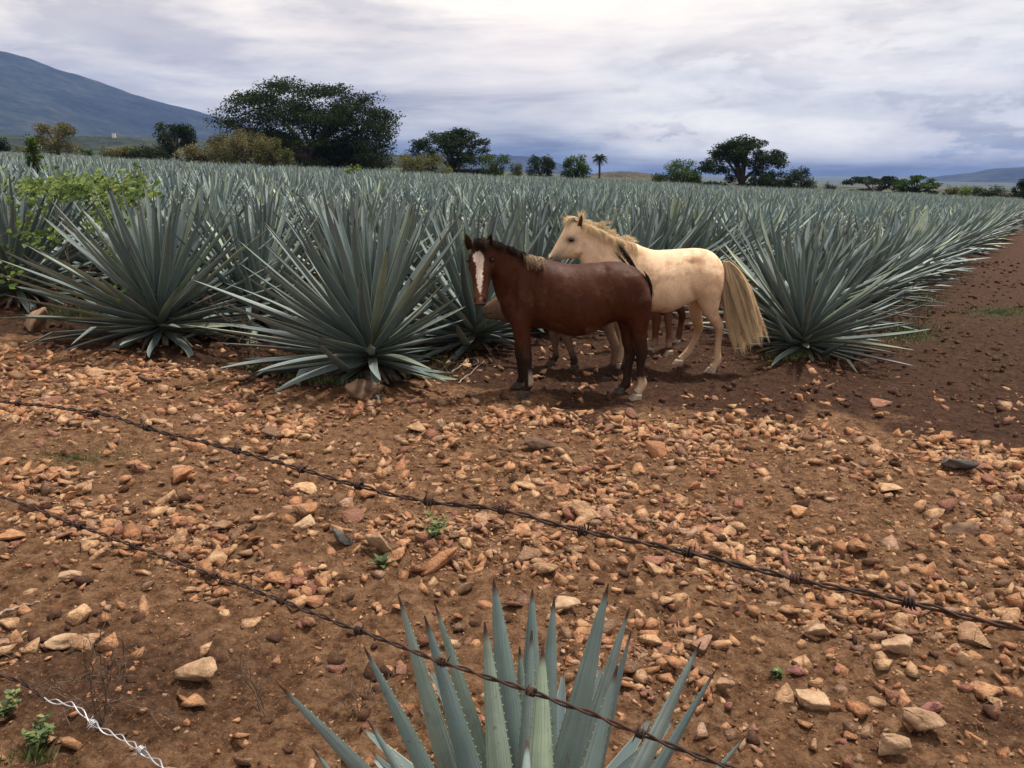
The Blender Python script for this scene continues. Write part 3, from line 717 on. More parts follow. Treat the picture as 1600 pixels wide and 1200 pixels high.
def wire(name, pts, label, cat, barbs, seed, rw=.0018, off=.0022, pitch=.075, ext=True):
    """pts: (px, py, depth) control points; barbs: list of px positions"""
    C = [np.array(PZ(a, b, z)) for a, b, z in pts]
    if ext: C = [C[0] + (C[0] - C[1]) * 2.2] + C + [C[-1] + (C[-1] - C[-2]) * 2.2]
    C = np.array(C); P = []
    for i in range(len(C) - 1):     # Catmull-Rom
        p0, p1, p2, p3 = C[max(i - 1, 0)], C[i], C[i + 1], C[min(i + 2, len(C) - 1)]
        for t in np.linspace(0, 1, max(4, int(np.linalg.norm(p2 - p1) / .0075)), endpoint=False):
            P.append(.5 * ((2 * p1) + (-p0 + p2) * t + (2 * p0 - 5 * p1 + 4 * p2 - p3) * t * t + (-p0 + 3 * p1 - 3 * p2 + p3) * t**3))
    P = np.array(P + [C[-1]]); s = np.concatenate([[0], np.cumsum(np.linalg.norm(np.diff(P, axis=0), axis=1))])
    rng = np.random.default_rng(seed); root = empty(name, tuple(P[len(P) // 2]), label=label, cat=cat); o0 = np.array(root.location)
    mat = M_GALV if name.startswith('galv') else M_RUST
    T = np.gradient(P, axis=0); T /= np.linalg.norm(T, axis=1)[:, None]; U = np.array([0, 0, 1.0]) - T * T[:, 2:3]; U /= np.linalg.norm(U, axis=1)[:, None]; B = np.cross(T, U)
    ph = s / pitch * 2 * math.pi * (1 + .0) + 1.2 * np.sin(s * 5)
    P = P + U * (.002 * fbm(s * 9, s * 0, 2, seed))[:, None]
    for q in (0, math.pi):
        o_ = off * (1 + .35 * np.sin(s * 13 + q))
        Q = P + U * (np.cos(ph + q) * o_)[:, None] + B * (np.sin(ph + q) * o_)[:, None]
        v, f = tube(Q, rw, 6); link('strand', mk('strand', v - o0, f, mat, True), root)
    bx, by = topx(P[:, 0], P[:, 1], P[:, 2])
    for bpx in barbs:
        k = int(np.argmin(np.abs(bx - bpx))); t, u, b = T[k], U[k], B[k]; MBb = MB()
        for j in range(2):
            a0 = rng.uniform(0, 6.28); rr = off + rw * 1.7; h = (j - .5) * .004; tt = np.linspace(0, 1, 26); an = a0 + tt * 4 * math.pi
            coil = P[k] + np.outer(h + (tt - .5) * .008, t) + rr * (np.outer(np.cos(an), u) + np.outer(np.sin(an), b))
            L_ = rng.uniform(.010, .015)
            e0 = coil[0] + (math.sin(a0) * u - math.cos(a0) * b) * L_ + rng.normal(0, .003) * t; e1 = coil[-1] + (-math.sin(an[-1]) * u + math.cos(an[-1]) * b) * L_ + rng.normal(0, .003) * t
            path = np.concatenate([[e0], coil, [e1]]); rad = np.concatenate([[.0003], np.full(len(coil), rw * .85), [.0003]])
            v, f = tube(path, rad, 5); MBb.add(v - o0, f)
        link('barb', MBb.mesh('barb', mat, True), root)
    return root
def dz_(px): t = px / 1600; return 1 / ((1 - t) / 1.75 + t / .85)
up = [(0, 627), (150, 645), (230, 668), (370, 704), (560, 758), (670, 784), (785, 797), (910, 828), (1075, 864), (1243, 905), (1420, 943), (1600, 984)]
lo = [(0, 775), (125, 822), (210, 853), (330, 898), (440, 938), (560, 985), (690, 1034), (830, 1082), (1000, 1146), (1140, 1202)]
wire('barbed_wire', [(a, b, dz_(a)) for a, b in up], 'upper rusty barbed wire crossing the picture from left to right', 'barbed wire', [28, 150, 228, 370, 470, 563, 672, 785, 912, 1075, 1243, 1420], 1)
wl = wire('barbed_wire', [(a, b, dz_(a)) for a, b in lo], 'lower rusty barbed wire passing before the foreground agave', 'barbed wire', [125, 210, 334, 441, 560, 690, 831, 1003], 2)
hk = np.array([PZ(345, 906, dz_(340)), PZ(340, 914, dz_(340)), PZ(331, 915, dz_(338)), PZ(322, 910, dz_(336)), PZ(321, 903, dz_(336)), PZ(326, 900, dz_(336))]); tt = np.linspace(0, 5, 24)
hk = np.stack([np.interp(tt, range(6), hk[:, c]) for c in range(3)], -1); v, f = tube(hk, .0017, 6); link('hook', mk('hook', v - np.array(wl.location), f, M_RUST, True), wl)
wire('galvanised_wire', [(70, 1092, 1.55), (120, 1104, 1.52), (145, 1130, 1.50), (190, 1152, 1.46), (225, 1175, 1.42), (262, 1203, 1.38), (300, 1225, 1.34)], 'bright galvanised barbed wire end twisted on at lower left', 'barbed wire', [143, 222], 3, .0014, .0042, .08, False)
wire('rusty_wire', [(-60, 1052, 1.66), (0, 1057, 1.60), (35, 1066, 1.58), (72, 1094, 1.55)], 'short rusty wire end hooked to the galvanised wire at the left edge', 'wire', [], 4, ext=False)

# ------------------------------------------------------------------ weeds, twigs, vine
M_WEED = mat_simple('weed_leaf', [(.2, (.04, .065, .022)), (.6, (.085, .125, .035)), (1, (.16, .20, .06))], 12, .6, .3, True, 0)
M_VINE = mat_simple('vine_leaf', [(.1, (.05, .09, .020)), (.5, (.115, .18, .038)), (.9, (.23, .30, .075))], 12, .55, .2, True, 0, trans=.35)
M_TWIG = mat_simple('dry_twig', [(.35, (.045, .03, .022)), (.55, (.12, .085, .06)), (.7, (.24, .19, .15))], 25, .9)
M_TWIGL = mat_simple('pale_root', [(.35, (.18, .13, .10)), (.6, (.36, .29, .23))], 25, .9)
def leafquads(P, D, Nn, Ln, Wn, fold=.15):
    """batch of pointed leaves: 6 verts, 4 tris each"""
    n = len(P); D = D / np.linalg.norm(D, axis=1)[:, None]; S = np.cross(D, Nn); S /= np.linalg.norm(S, axis=1)[:, None] + 1e-9; U = np.cross(S, D)
    L_ = Ln[:, None]; W_ = Wn[:, None]
    a = P; b = P + D * L_ * .45 + S * W_ * .5 + U * W_ * fold; c = P + D * L_; d = P + D * L_ * .45 - S * W_ * .5 + U * W_ * fold; e = P + D * L_ * .5
    V = np.stack([a, b, c, d, e], 1).reshape(-1, 3); o = np.arange(n)[:, None] * 5
    F = np.concatenate([o + [0, 1, 4], o + [1, 2, 4], o + [2, 3, 4], o + [3, 0, 4]]); return V, F
def weed(px, py, h, nst, seed, label, name='weed', leafL=.035, spread=.5, mat=None):
    p = gp(px, py); rng = np.random.default_rng(seed); root = empty(name, (p.x, p.y, float(gz(p.x, p.y))), label=label, cat='weed')
    SB = MB(); P = []; D = []; 
    for i in range(nst):
        a = rng.uniform(0, 6.28); d = np.array([math.cos(a) * spread, math.sin(a) * spread, 1.0]) * h * rng.uniform(.5, 1.1); path = np.array([t * d + np.array([0, 0, -.15 * h * t * t]) + rng.normal(0, .006, 3) * t for t in np.linspace(0, 1, 6)])
        v, f = tube(path, np.linspace(.0022, .0008, 6), 4); SB.add(v, f)
        for q in path[1:]:
            for _ in range(4):
                b = rng.uniform(0, 6.28); P.append(q); D.append([math.cos(b), math.sin(b), rng.uniform(-.1, .7)])
    link('stem', SB.mesh('stem', M_TWIG), root); P = np.array(P); D = np.array(D); n = len(P)
    v, f = leafquads(P, D, np.tile([0.1, 0, 1.0], (n, 1)) + rng.normal(0, .3, (n, 3)), rng.uniform(.6, 1.2, n) * leafL, rng.uniform(.35, .6, n) * leafL)
    link('foliage', mk('foliage', v, f, mat or M_WEED, False, None, {'tint': np.repeat(rng.random(n), 5)}), root)
weed(680, 845, .16, 9, 61, 'sprawling green weed with small leaves right of the square tan rock')
weed(398, 585, .16, 7, 63, 'small bright weed below the left leaves of the big agave')
weed(648, 578, .07, 6, 64, 'tiny green weed right of the big agave\'s foot', leafL=.03)
weed(64, 1168, .10, 9, 65, 'ferny green weed at the lower left corner beside the silver wire', leafL=.03)
weed(12, 1130, .10, 7, 66, 'feathery green weed at the left edge in the corner', leafL=.03)
weed(1215, 1060, .035, 4, 67, 'tiny pale weed in the rubble at lower right', leafL=.03)
# rosette with six broad leaves
p = gp(597, 884); root = empty('weed', (p.x, p.y, float(gz(p.x, p.y))), label='little rosette weed of broad dark leaves before the square tan rock', cat='weed')
for i in range(8):
    a = i * .8 + .2; v, f, uv = leaf_geo(.075, .032, -.5, 6, 0, cup=.3); me = mk('leaf', v, f, M_WEED, True, uv, {'tint': np.full(len(v), .05 + .03 * i)}); o = link('leaf', me, root)
    o.rotation_euler = (0, -R(28 + 30 * (i % 2)), a); o.location = (0, 0, .01)
def grass_patch(px, py, rx, ry, n, seed, h=.05, mat=None):
    rng = np.random.default_rng(seed); P = []
    for _ in range(n):
        a, r = rng.uniform(0, 6.28), rng.normal(0, .5); q = gp(px + rx * r * math.cos(a), py + ry * r * math.sin(a)); P.append((q.x, q.y, float(gz(q.x, q.y))))
    P = np.array(P); D = np.stack([rng.normal(0, .55, n), rng.normal(0, .55, n), np.ones(n)], 1); v, f = leafquads(P, D, np.tile([0, -1.0, .2], (n, 1)), rng.uniform(.4, 1.2, n) * h, np.full(n, .005) * (h / .05), 0)
    return v, f, np.repeat(rng.random(n), 5)
gv = []; gf = []; gt = []; off = 0
for a in [(120, 720, 110, 14, 420, 1, .035), (240, 870, 60, 10, 160, 2, .03), (1560, 488, 80, 9, 1600, 3, .06), (1420, 520, 60, 22, 700, 4, .10), (570, 570, 170, 24, 1300, 5, .10), (120, 495, 100, 14, 800, 6, .09), (500, 595, 60, 10, 400, 7, .07),
          (280, 520, 90, 14, 700, 8, .08), (1240, 560, 60, 10, 500, 9, .08), (1440, 470, 40, 25, 500, 10, .12), (55, 1190, 60, 14, 120, 11, .05), (1390, 815, 40, 8, 60, 12, .03), (430, 655, 50, 6, 100, 13, .03)]:
    v, f, t = grass_patch(*a); gv.append(v); gf.append(f + off); gt.append(t); off += len(v)
tag(link('grass', mk('grass', np.concatenate(gv), np.concatenate(gf), M_WEED, False, None, {'tint': np.concatenate(gt)})), 'short green grass and weeds in tufts on the soil', 'grass', kind='stuff')
def twig_rec(B, p, d, L_, r, rng, depth):
    n = 5; path = [p]; q = p.copy(); dd = d.copy()
    for _ in range(n): dd = dd + rng.normal(0, .16, 3); dd /= np.linalg.norm(dd); q = q + dd * L_ / n; path.append(q)
    v, f = tube(path, np.linspace(r, r * .55, n + 1), 4); B.add(v, f)
    if depth > 0:
        for k in range(int(rng.integers(2, 4))):
            i = int(rng.integers(2, n + 1)); e = dd + rng.normal(0, .6, 3); e /= np.linalg.norm(e); twig_rec(B, path[i], e, L_ * rng.uniform(.45, .75), r * .6, rng, depth - 1)
def dead_bush(px, py, h, n, seed, label, spread=.6, r=.004, depth=2):
    p = gp(px, py); rng = np.random.default_rng(seed); B = MB()
    for i in range(n):
        d = np.array([rng.normal(0, spread), rng.normal(0, spread), 1.0]); d /= np.linalg.norm(d); twig_rec(B, np.array([rng.normal(0, .03), rng.normal(0, .03), 0]), d, h * rng.uniform(.6, 1), r, rng, depth)
    o = link('dead_bush', B.mesh('dead_bush', M_TWIG), None, (p.x, p.y, float(gz(p.x, p.y)))); return tag(o, label, 'dead bush')
dead_bush(165, 1130, .34, 7, 71, 'bare dark twiggy bush behind the silver wire at lower left', .45, .0032)
dead_bush(415, 1110, .22, 5, 72, 'thin bare twigs left of the foreground agave leaves', .35, .0026)
dead_bush(560, 1120, .20, 16, 73, 'low tangle of fine dry stems behind the foreground agave', .9, .0014)
dead_bush(668, 1140, .20, 12, 83, 'fine dry stems between two left leaves of the foreground agave', .9, .0014)
dead_bush(516, 800, .12, 9, 74, 'little dark dried weed just above the blue-grey rock', .6, .002)
dead_bush(285, 525, .55, 9, 75, 'dark dead stalks standing in front of the second agave from the left', .25, .005)
dead_bush(385, 560, .45, 8, 76, 'dark dead stalks between the two big left agaves', .22, .005)
dead_bush(1440, 520, .5, 6, 77, 'dry broken stalks leaning out of the right-hand row', .8, .006)
def ground_sticks(spec, name, label, cat, mat, r, seed):
    rng = np.random.default_rng(seed)
    for q, (pts, lab) in enumerate(spec):
        P = []
        for a, b in pts: g = gp(a, b); P.append([g.x, g.y, float(gz(g.x, g.y)) + r * 1.5 + rng.uniform(0, .02)])
        P = np.array(P); t = np.linspace(0, len(P) - 1, 14); P = np.stack([np.interp(t, range(len(P)), P[:, c]) for c in range(3)], -1); P[1:-1] += rng.normal(0, .006, (12, 3))
        v, f = tube(P, np.linspace(r, r * .5, 14), 5); tag(link(name, mk(name, v, f, mat, True)), lab, cat)
ground_sticks([([(705, 585), (716, 578), (748, 572), (745, 560), (712, 565), (700, 575)], 'curled pale root lying on dark soil before the brown horse'), ([(715, 600), (735, 585), (757, 566)], 'pale stick right of the curled root'),
               ([(662, 562), (690, 568), (703, 588)], 'thin pale stick by the big agave\'s right side'), ([(560, 630), (540, 600), (548, 575), (575, 560)], 'hooked pale root below the big agave'),
               ([(1150, 548), (1200, 540), (1245, 530)], 'pale dry stick at the foot of the right-hand agave'), ([(0, 968), (25, 950), (62, 938)], 'dark stick on the soil at the left edge')], 'stick', '', 'stick', M_TWIGL, .007, 5)
def vine():
    rng = np.random.default_rng(9); P = []; root_p = gp(110, 500); T = []
    regs = [(125, 292, 72, 17, 430), (50, 290, 40, 8, 40), (210, 298, 25, 20, 70), (172, 335, 28, 26, 150), (185, 390, 18, 30, 60), (40, 345, 36, 30, 70), (15, 410, 20, 30, 40), (70, 375, 30, 16, 30), (185, 440, 12, 30, 20)]
    for cx, cy, sx, sy, n in regs:
        for _ in range(n):
            px, py = cx + rng.normal(0, sx * .62), cy + rng.normal(0, sy * .62)
            Y = A0.y - .3 - (py - 290) * .006 + rng.normal(0, .45) + (px - 100) * -.003; P.append(np.array(PY(px, py, Y)))
    P = np.array(P); P = P[P[:, 2] > slope_z(P[:, 0], 0) + .1]; n = len(P); root = empty('vine', tuple(root_p), label='bright yellow-green leafy vine climbing over the agaves at the left edge', cat='vine')
    VV = []; FF = []; TT = []; off = 0
    for a in (-1.0, -.5, 0, .5, 1.0):         # five lobes to a leaf
        fa = rng.uniform(0, 6.28, n) if a == -1.0 else fa
        b = fa + a * 1.15; D = np.stack([np.cos(b), np.sin(b), np.sin(b) * .9 + rng.uniform(-.3, .2, n)], 1); ln = rng.uniform(.045, .085, n) * (1 - .25 * abs(a))
        if a == -1.0: Nn = np.stack([rng.normal(0, .6, n), rng.normal(-.9, .5, n), rng.uniform(.2, 1, n)], 1); tt = rng.random(n)
        v, f = leafquads(P, D, Nn, ln, ln * .75, .1); VV.append(v); FF.append(f + off); off += len(v); TT.append(np.repeat(tt, 5))
    link('foliage', mk('foliage', np.concatenate(VV) - np.array(root_p), np.concatenate(FF), M_VINE, False, None, {'tint': np.concatenate(TT)}), root)
    B = MB()
    for k in range(26):
        i = int(rng.integers(0, n)); q = P[i]; d = np.linalg.norm(P - q, axis=1); near = P[np.argsort(d)[int(rng.integers(20, 120))]]; m = (q + near) / 2 + [0, 0, -.08]
        t = np.linspace(0, 1, 9)[:, None]; path = (1 - t)**2 * q + 2 * t * (1 - t) * m + t**2 * near; v, f = tube(path, .004, 4); B.add(v - np.array(root_p), f)
    for k in range(6):
        q = P[int(rng.integers(0, n))]; g0 = np.array(root_p) + rng.normal(0, .3, 3) * [1, .3, 0]; t = np.linspace(0, 1, 9)[:, None]; path = (1 - t) * g0 + t * q + np.sin(t * 3.1) * [.1, -.1, .1]; v, f = tube(path, .006, 4); B.add(v - np.array(root_p), f)
    link('stem', B.mesh('stem', M_TWIG), root)
vine()
# ------------------------------------------------------------------ horses
def mat_coat(name, rough=.5, sheen=.25, bl=.55, sp_=.12):
    s = NT(name); c = s.n('ShaderNodeVertexColor', layer_name='col').outputs[0]; p = s.pos()
    n = s.noise(1.0, s.scale(p, (9, 9, 4)), 6, .65); n2 = s.noise(1.0, s.scale(p, (160, 160, 60)), 3, .6)
    col = s.mix(s.ramp(n, [(.38, bl), (.60, 0.0)]), c, s.mix(1.0, c, (.60, .52, .48), 'MULTIPLY'))
    col = s.mix(s.ramp(n2, [(.42, 0.0), (.66, .6)]), col, s.mix(1.0, col, (1.6, 1.5, 1.42), 'MULTIPLY'))
    n3 = s.noise(5.0, p, 7, .75); col = s.mix(s.ramp(n3, [(.54, 0.0), (.68, .22)]), col, (.24, .14, .085))
    n4 = s.noise(1.0, s.scale(p, (38, 38, 16)), 4, .6)
    s.bump(s.math('ADD', n2, s.math('MULTIPLY', n4, 1.6)), .45, .005)
    s.b.inputs['Sheen Weight'].default_value = sheen; s.b.inputs['Sheen Roughness'].default_value = .4
    return s.out(col, rough, sp_)
M_COAT = mat_coat('horse_coat', .5, 0, .6, .11); M_COATP = mat_coat('horse_coat_pale', .65, 0, .22, .1)
def mat_hair(name, stops):
    s = NT(name); t = s.attr('tint'); col = s.ramp(t, stops); translucent(s, col, .5 if 'pale' in name else .1); return s.out(col, .55, .25 if 'pale' in name else .08)
M_HBLK = mat_hair('hair_dark', [(0, (.006, .004, .003)), (.6, (.018, .011, .008)), (.92, (.05, .034, .022)), (1, (.14, .10, .07))])
M_HBRN = mat_hair('hair_brown_blond', [(0, (.07, .04, .025)), (.5, (.32, .22, .14)), (1, (.66, .52, .37))])
M_HPAL = mat_hair('hair_pale', [(0, (.78, .56, .33)), (.5, (.93, .78, .53)), (1, (.97, .90, .74))])
M_EYE = mat_simple('eye', [(.3, (.006, .004, .003)), (.7, (.012, .008, .006))], 5, .08, .6, False, 0)
M_HOOFD = mat_simple('hoof_dark', [(.3, (.035, .03, .026)), (.7, (.085, .07, .058))], 30, .9, .05); M_HOOFL = mat_simple('hoof_pale', [(.3, (.20, .15, .11)), (.7, (.38, .31, .24))], 30, .6)
def ring_loft(C, U, Vd, a, b, n=22, egg=0.0):
    n = max(n * 2, 40)
    """closed loft of elliptical rings"""
    C, U, Vd = (np.asarray(q, float) for q in (C, U, Vd)); m = len(C); an = np.arange(n) / n * 2 * math.pi; cu = np.cos(an); sv = np.sin(an)
    w = 1 - egg * cu            # wider low down
    V = (C[:, None] + (np.asarray(a)[:, None] * cu[None])[..., None] * U[:, None] + (np.asarray(b)[:, None] * (sv * w)[None])[..., None] * Vd[:, None]).reshape(-1, 3)
    i = np.arange(m - 1)[:, None] * n; j = np.arange(n)[None]; j2 = (j + 1) % n; F = np.stack([i + j, i + j2, i + n + j2, i + n + j], -1).reshape(-1, 4)
    k = len(V); V = np.concatenate([V, [C[0]], [C[-1]]]); jj = np.arange(n); F3 = np.concatenate([np.stack([jj, np.full(n, k), (jj + 1) % n], -1), np.stack([(m - 1) * n + jj, (m - 1) * n + (jj + 1) % n, np.full(n, k + 1)], -1)])
    return V, F, F3
def smooth_curve(A, per=4):
    A = np.asarray(A, float); m = len(A); out = []
    for i in range(m - 1):
        p0, p1, p2, p3 = A[max(i - 1, 0)], A[i], A[i + 1], A[min(i + 2, m - 1)]
        for t in np.arange(per) / per: out.append(.5 * ((2 * p1) + (-p0 + p2) * t + (2 * p0 - 5 * p1 + 4 * p2 - p3) * t * t + (-p0 + 3 * p1 - 3 * p2 + p3) * t**3))
    out.append(A[-1]); return np.array(out)
class Body:
    def __init__(s, Yf): s.Yf = Yf; s.V = []; s.F = []; s.F3 = []; s.n = 0
    def _add(s, q): V, F, F3 = q; s.V.append(V); s.F.append(F + s.n); s.F3.append(F3 + s.n); s.n += len(V)
    def pairs(s, L_, egg=0.0, per=4):
        """(top px, top py, bottom px, bottom py, half width m, Y offset)"""
        A = []
        for q in L_:
            tx, ty, bx, by, b = q[:5]; off = q[5] if len(q) > 5 else 0; Y = s.Yf((tx + bx) / 2) + off
            A.append([*PY(tx, ty, Y), *PY(bx, by, Y), b])
        A = smooth_curve(A, per); T = A[:, :3]; B = A[:, 3:6]; C = (T + B) / 2; a = np.linalg.norm(T - B, axis=1) / 2; U = (T - B) / (2 * a[:, None] + 1e-9)
        ax_ = np.gradient(C, axis=0); Vd = np.cross(ax_, U); Vd /= np.linalg.norm(Vd, axis=1)[:, None] + 1e-9; s._add(ring_loft(C, U, Vd, a, A[:, 6], 24, egg))
    def leg(s, J, off, hoof, lat=.85):
        """J: (px, py, half width px) from the top down; the hoof's ground point gives the depth below"""
        Yh = gp(hoof[0], hoof[1] + 1.0).y; n = len(J); A = []
        y0, y1 = J[0][1], hoof[1]
        for px, py, w in J:
            t = min(1, (py - y0) / (y1 - y0) * 1.6); Y = (s.Yf(px) + off) * (1 - t) + Yh * t; P = PY(px, py, Y); sc = Y / FPX
            A.append([*P, w * sc + .003])
        a0_ = A[0]; A = [[a0_[0], a0_[1], a0_[2] + a0_[3] * 1.0, a0_[3] * .35], [a0_[0], a0_[1], a0_[2] + a0_[3] * .72, a0_[3] * .75]] + A
        A = smooth_curve(A, 5); C = A[:, :3]; T = np.gradient(C, axis=0); T /= np.linalg.norm(T, axis=1)[:, None]; Vd = np.tile([0, 1.0, 0], (len(C), 1)); U = np.cross(T, Vd); U /= np.linalg.norm(U, axis=1)[:, None]
        b = A[:, 3] * lat; s._add(ring_loft(C, U, Vd, A[:, 3], b, 16)); return Yh, A[-1]
    def ball(s, px, py, Y, rx, ry, rz, rot=0):
        P = np.array(PY(px, py, Y)); m = 9; t = np.linspace(-.985, .985, m); C = P + np.outer(t, [0, 0, rz]); rr = np.sqrt(1 - t * t); V, F, F3 = ring_loft(C, np.tile([1.0, 0, 0], (m, 1)), np.tile([0, 1.0, 0], (m, 1)), rr * rx, rr * ry, 16)
        if rot: R_ = np.array(Matrix.Rotation(rot, 3, 'Y')); V = (V - P) @ R_.T + P
        s._add((V, F, F3))
    def build(s, voxel=.010, it=12):
        V = np.concatenate(s.V); me = mk('tmp', V, [np.concatenate(s.F), np.concatenate(s.F3)]); bm = bmesh.new(); bm.from_mesh(me); bmesh.ops.recalc_face_normals(bm, faces=bm.faces); bm.to_mesh(me); bm.free()
        o = link('tmp_body', me); r = o.modifiers.new('r', 'REMESH'); r.mode = 'VOXEL'; r.voxel_size = voxel; q = o.modifiers.new('s', 'SMOOTH'); q.factor = .5; q.iterations = it
        dg = bpy.context.evaluated_depsgraph_get(); out = bpy.data.meshes.new_from_object(o.evaluated_get(dg)); bpy.data.objects.remove(o); bpy.data.meshes.remove(me); return out
def mverts(me): a = np.empty(len(me.vertices) * 3, np.float32); me.vertices.foreach_get('co', a); return a.reshape(-1, 3).astype(float)
def mnorms(me): a = np.empty(len(me.vertices) * 3, np.float32); me.vertices.foreach_get('normal', a); return a.reshape(-1, 3).astype(float)
def setcol(me, c, mat):
    a = me.color_attributes.new('col', 'FLOAT_COLOR', 'POINT'); q = np.ones((len(c), 4), np.float32); q[:, :3] = c; a.data.foreach_set('color', q.ravel())
    me.polygons.foreach_set('use_smooth', np.ones(len(me.polygons), bool)); me.materials.clear(); me.materials.append(mat)
def strands(name, curves, mat, parent, rng, r=.0024, seg=8, wob=.012):
    """curves: list of 4x3 Bezier control points in world space"""
    o0 = np.array(parent.location); V = []; F = []; T = []; off = 0; t = np.linspace(0, 1, seg + 1)[:, None]
    for C in curves:
        C = np.asarray(C, float); P = (1 - t)**3 * C[0] + 3 * t * (1 - t)**2 * C[1] + 3 * t * t * (1 - t) * C[2] + t**3 * C[3]; P = P + np.sin(t * rng.uniform(4, 9) + rng.uniform(0, 6)) * rng.normal(0, wob, 3) * t
        rr = np.linspace(1, .15, seg + 1) * r * rng.uniform(.7, 1.4); v, f = tube(P, rr, 3); V.append(v - o0); F.append(f + off); off += len(v); T.append(np.full(len(v), rng.random()))
    return link(name, mk(name, np.concatenate(V), np.concatenate(F), mat, True, None, {'tint': np.concatenate(T)}), parent)
def ear(parent, base, tip, inward, W_, cin, cout, mat):
    v, f, uv = leaf_geo(1.0, 1.0, 0, 9, 0, cup=.62); B = Vector(base); T = Vector(tip); d = T - B; X = d.normalized(); Z = Vector(inward); Z = (Z - X * Z.dot(X)).normalized(); Y = Z.cross(X)
    v = v * [d.length, W_, W_]; v[:, 2] -= W_ * .15; v = v @ np.array(Matrix((X, Y, Z))) + np.array(B) - np.array(parent.location); ntop = 10 * 5; c = np.tile(cout, (len(v), 1)); c[:ntop] = cin
    c[:ntop][np.abs(uv[:ntop, 1] - .5) > .4] = cout
    link('ear', mk('ear', v, f, mat, True, uv, None, c), parent)
def eye(parent, P, r, flat=(1, 1, 1), face=None):
    bm = bmesh.new(); bmesh.ops.create_uvsphere(bm, u_segments=14, v_segments=10, radius=r); me = bpy.data.meshes.new('eye'); bm.to_mesh(me); bm.free(); me.materials.append(M_EYE); me.polygons.foreach_set('use_smooth', np.ones(len(me.polygons), bool))
    o = link('eye', me, parent); o.location = Vector(P) - parent.location; o.scale = flat
def hoof(parent, px, py, w, mat, dirx=-1, turn=0.0):
    g = gp(px, py); n = 14; an = np.arange(n) / n * 2 * math.pi; V = []; W_ = w * g.y / FPX
    prof = [(1.05, 0.0, 0.10), (1.02, .15, .08), (.86, .60, -.10), (.80, .95, -.22), (.70, 1.05, -.24)]
    for r_, z, sh in prof:
        for a in an: V.append((W_ * (r_ * math.cos(a) * 1.12 + sh * -dirx * -1.0), W_ * r_ * math.sin(a) * .95, W_ * z * .95))
    F = [(i * n + j, i * n + (j + 1) % n, (i + 1) * n + (j + 1) % n, (i + 1) * n + j) for i in range(4) for j in range(n)]; V.append((0, 0, W_)); F3 = [(4 * n + j, 4 * n + (j + 1) % n, len(V) - 1) for j in range(n)]
    V = np.array(V); V[:, 0] *= 1.0; o = link('hoof', mk('hoof', V, [np.array(F), np.array(F3)], mat, True), parent); o.location = Vector((g.x, g.y, float(gz(g.x, g.y)) - .004)) - parent.location; o.rotation_euler.z = turn
def lerp(a, b, t): return np.asarray(a, float) * (1 - t) + np.asarray(b, float) * t

# --- the bay in front
gB = gp(905, 617); YB = gB.y + .06
B = Body(lambda px: YB)
B.pairs([(781, 458, 783, 486, .07), (789, 434, 790, 500, .13), (800, 414, 800, 507, .17), (815, 402, 815, 510, .195), (832, 401, 832, 512, .215), (850, 404, 850, 513, .235), (870, 409, 870, 519, .26), (895, 413, 895, 525, .275), (921, 411, 921, 522, .27),
         (940, 409, 940, 511, .25), (957, 408, 957, 502, .235), (975, 411, 975, 503, .23), (990, 416.5, 990, 502, .21), (1003, 427, 1003, 494, .17), (1011, 440, 1011, 482, .12), (1015, 453, 1014, 470, .05)], .10)
B.pairs([(852, 405, 826, 512, .18), (832, 400, 797, 500, .155, -.01), (815, 396, 785, 482, .125, -.03), (800, 391, 775, 462, .10, -.06), (787, 386, 770, 440, .085, -.09), (775, 381, 766, 418, .078, -.12), (765, 378, 758, 402, .07, -.13)])
# head, seen from the front: rings across the axis from poll to lips
def front_head(B, poll, muz, Yp, Ym, sc=1.0, N=(-.10, -1.0, .22)):
    P = np.array(PY(*poll, Yp)); Q = np.array(PY(*muz, Ym)); A = (Q - P); Lh = np.linalg.norm(A); A /= Lh; N = np.array(N, float); N -= A * (N @ A); N /= np.linalg.norm(N); S = np.cross(A, N)
    sec = [(-.05, .045, .040, .02), (.03, .075, .070, .0), (.14, .100, .092, 0), (.26, .118, .108, 0), (.36, .118, .108, 0), (.46, .104, .092, 0), (.58, .084, .074, 0), (.70, .072, .064, 0), (.82, .064, .060, 0), (.90, .060, .062, 0), (.96, .050, .054, .006), (1.0, .030, .034, .015)]
    sec = smooth_curve(sec, 4); k = Lh / .54; C = P + np.outer(sec[:, 0] * Lh, A) - np.outer((sec[:, 1] + sec[:, 3] - .035) * k, N); n = len(C)
    B._add(ring_loft(C, np.tile(N, (n, 1)), np.tile(S, (n, 1)), sec[:, 1] * k, sec[:, 2] * k, 22, .06))
    return P, A, N, S, Lh, k
hP, hA, hN, hS, hL, hk_ = front_head(B, (750, 376), (750, 478), YB - .16, YB - .34)
def hpt(t, n, s): return hP + hA * hL * t + hN * n * hk_ + hS * s * hk_
for sg in (-1, 1):      # brow ridges, cheek crests, nostril rims
    for (t, n_, s_, r) in ((.24, -.02, .088, .022), (.285, -.03, .096, .018), (.40, -.06, .088, .022), (.93, -.012, .042, .020)):
        P = hpt(t, n_, s_ * sg); m = 7; tt = np.linspace(-.98, .98, m); rr = np.sqrt(1 - tt * tt) * r * hk_; B._add(ring_loft(P + np.outer(tt * r * 1.5 * hk_, hA), np.tile(hN, (m, 1)), np.tile(hS, (m, 1)), rr, rr, 10))
B.ball(822, 470, YB - .12, .13, .10, .21, .25); B.ball(822, 470, YB + .12, .13, .10, .21, .25)       # shoulders
B.ball(985, 462, YB - .11, .15, .12, .24, -.1); B.ball(985, 462, YB + .11, .15, .12, .24, -.1)       # haunches
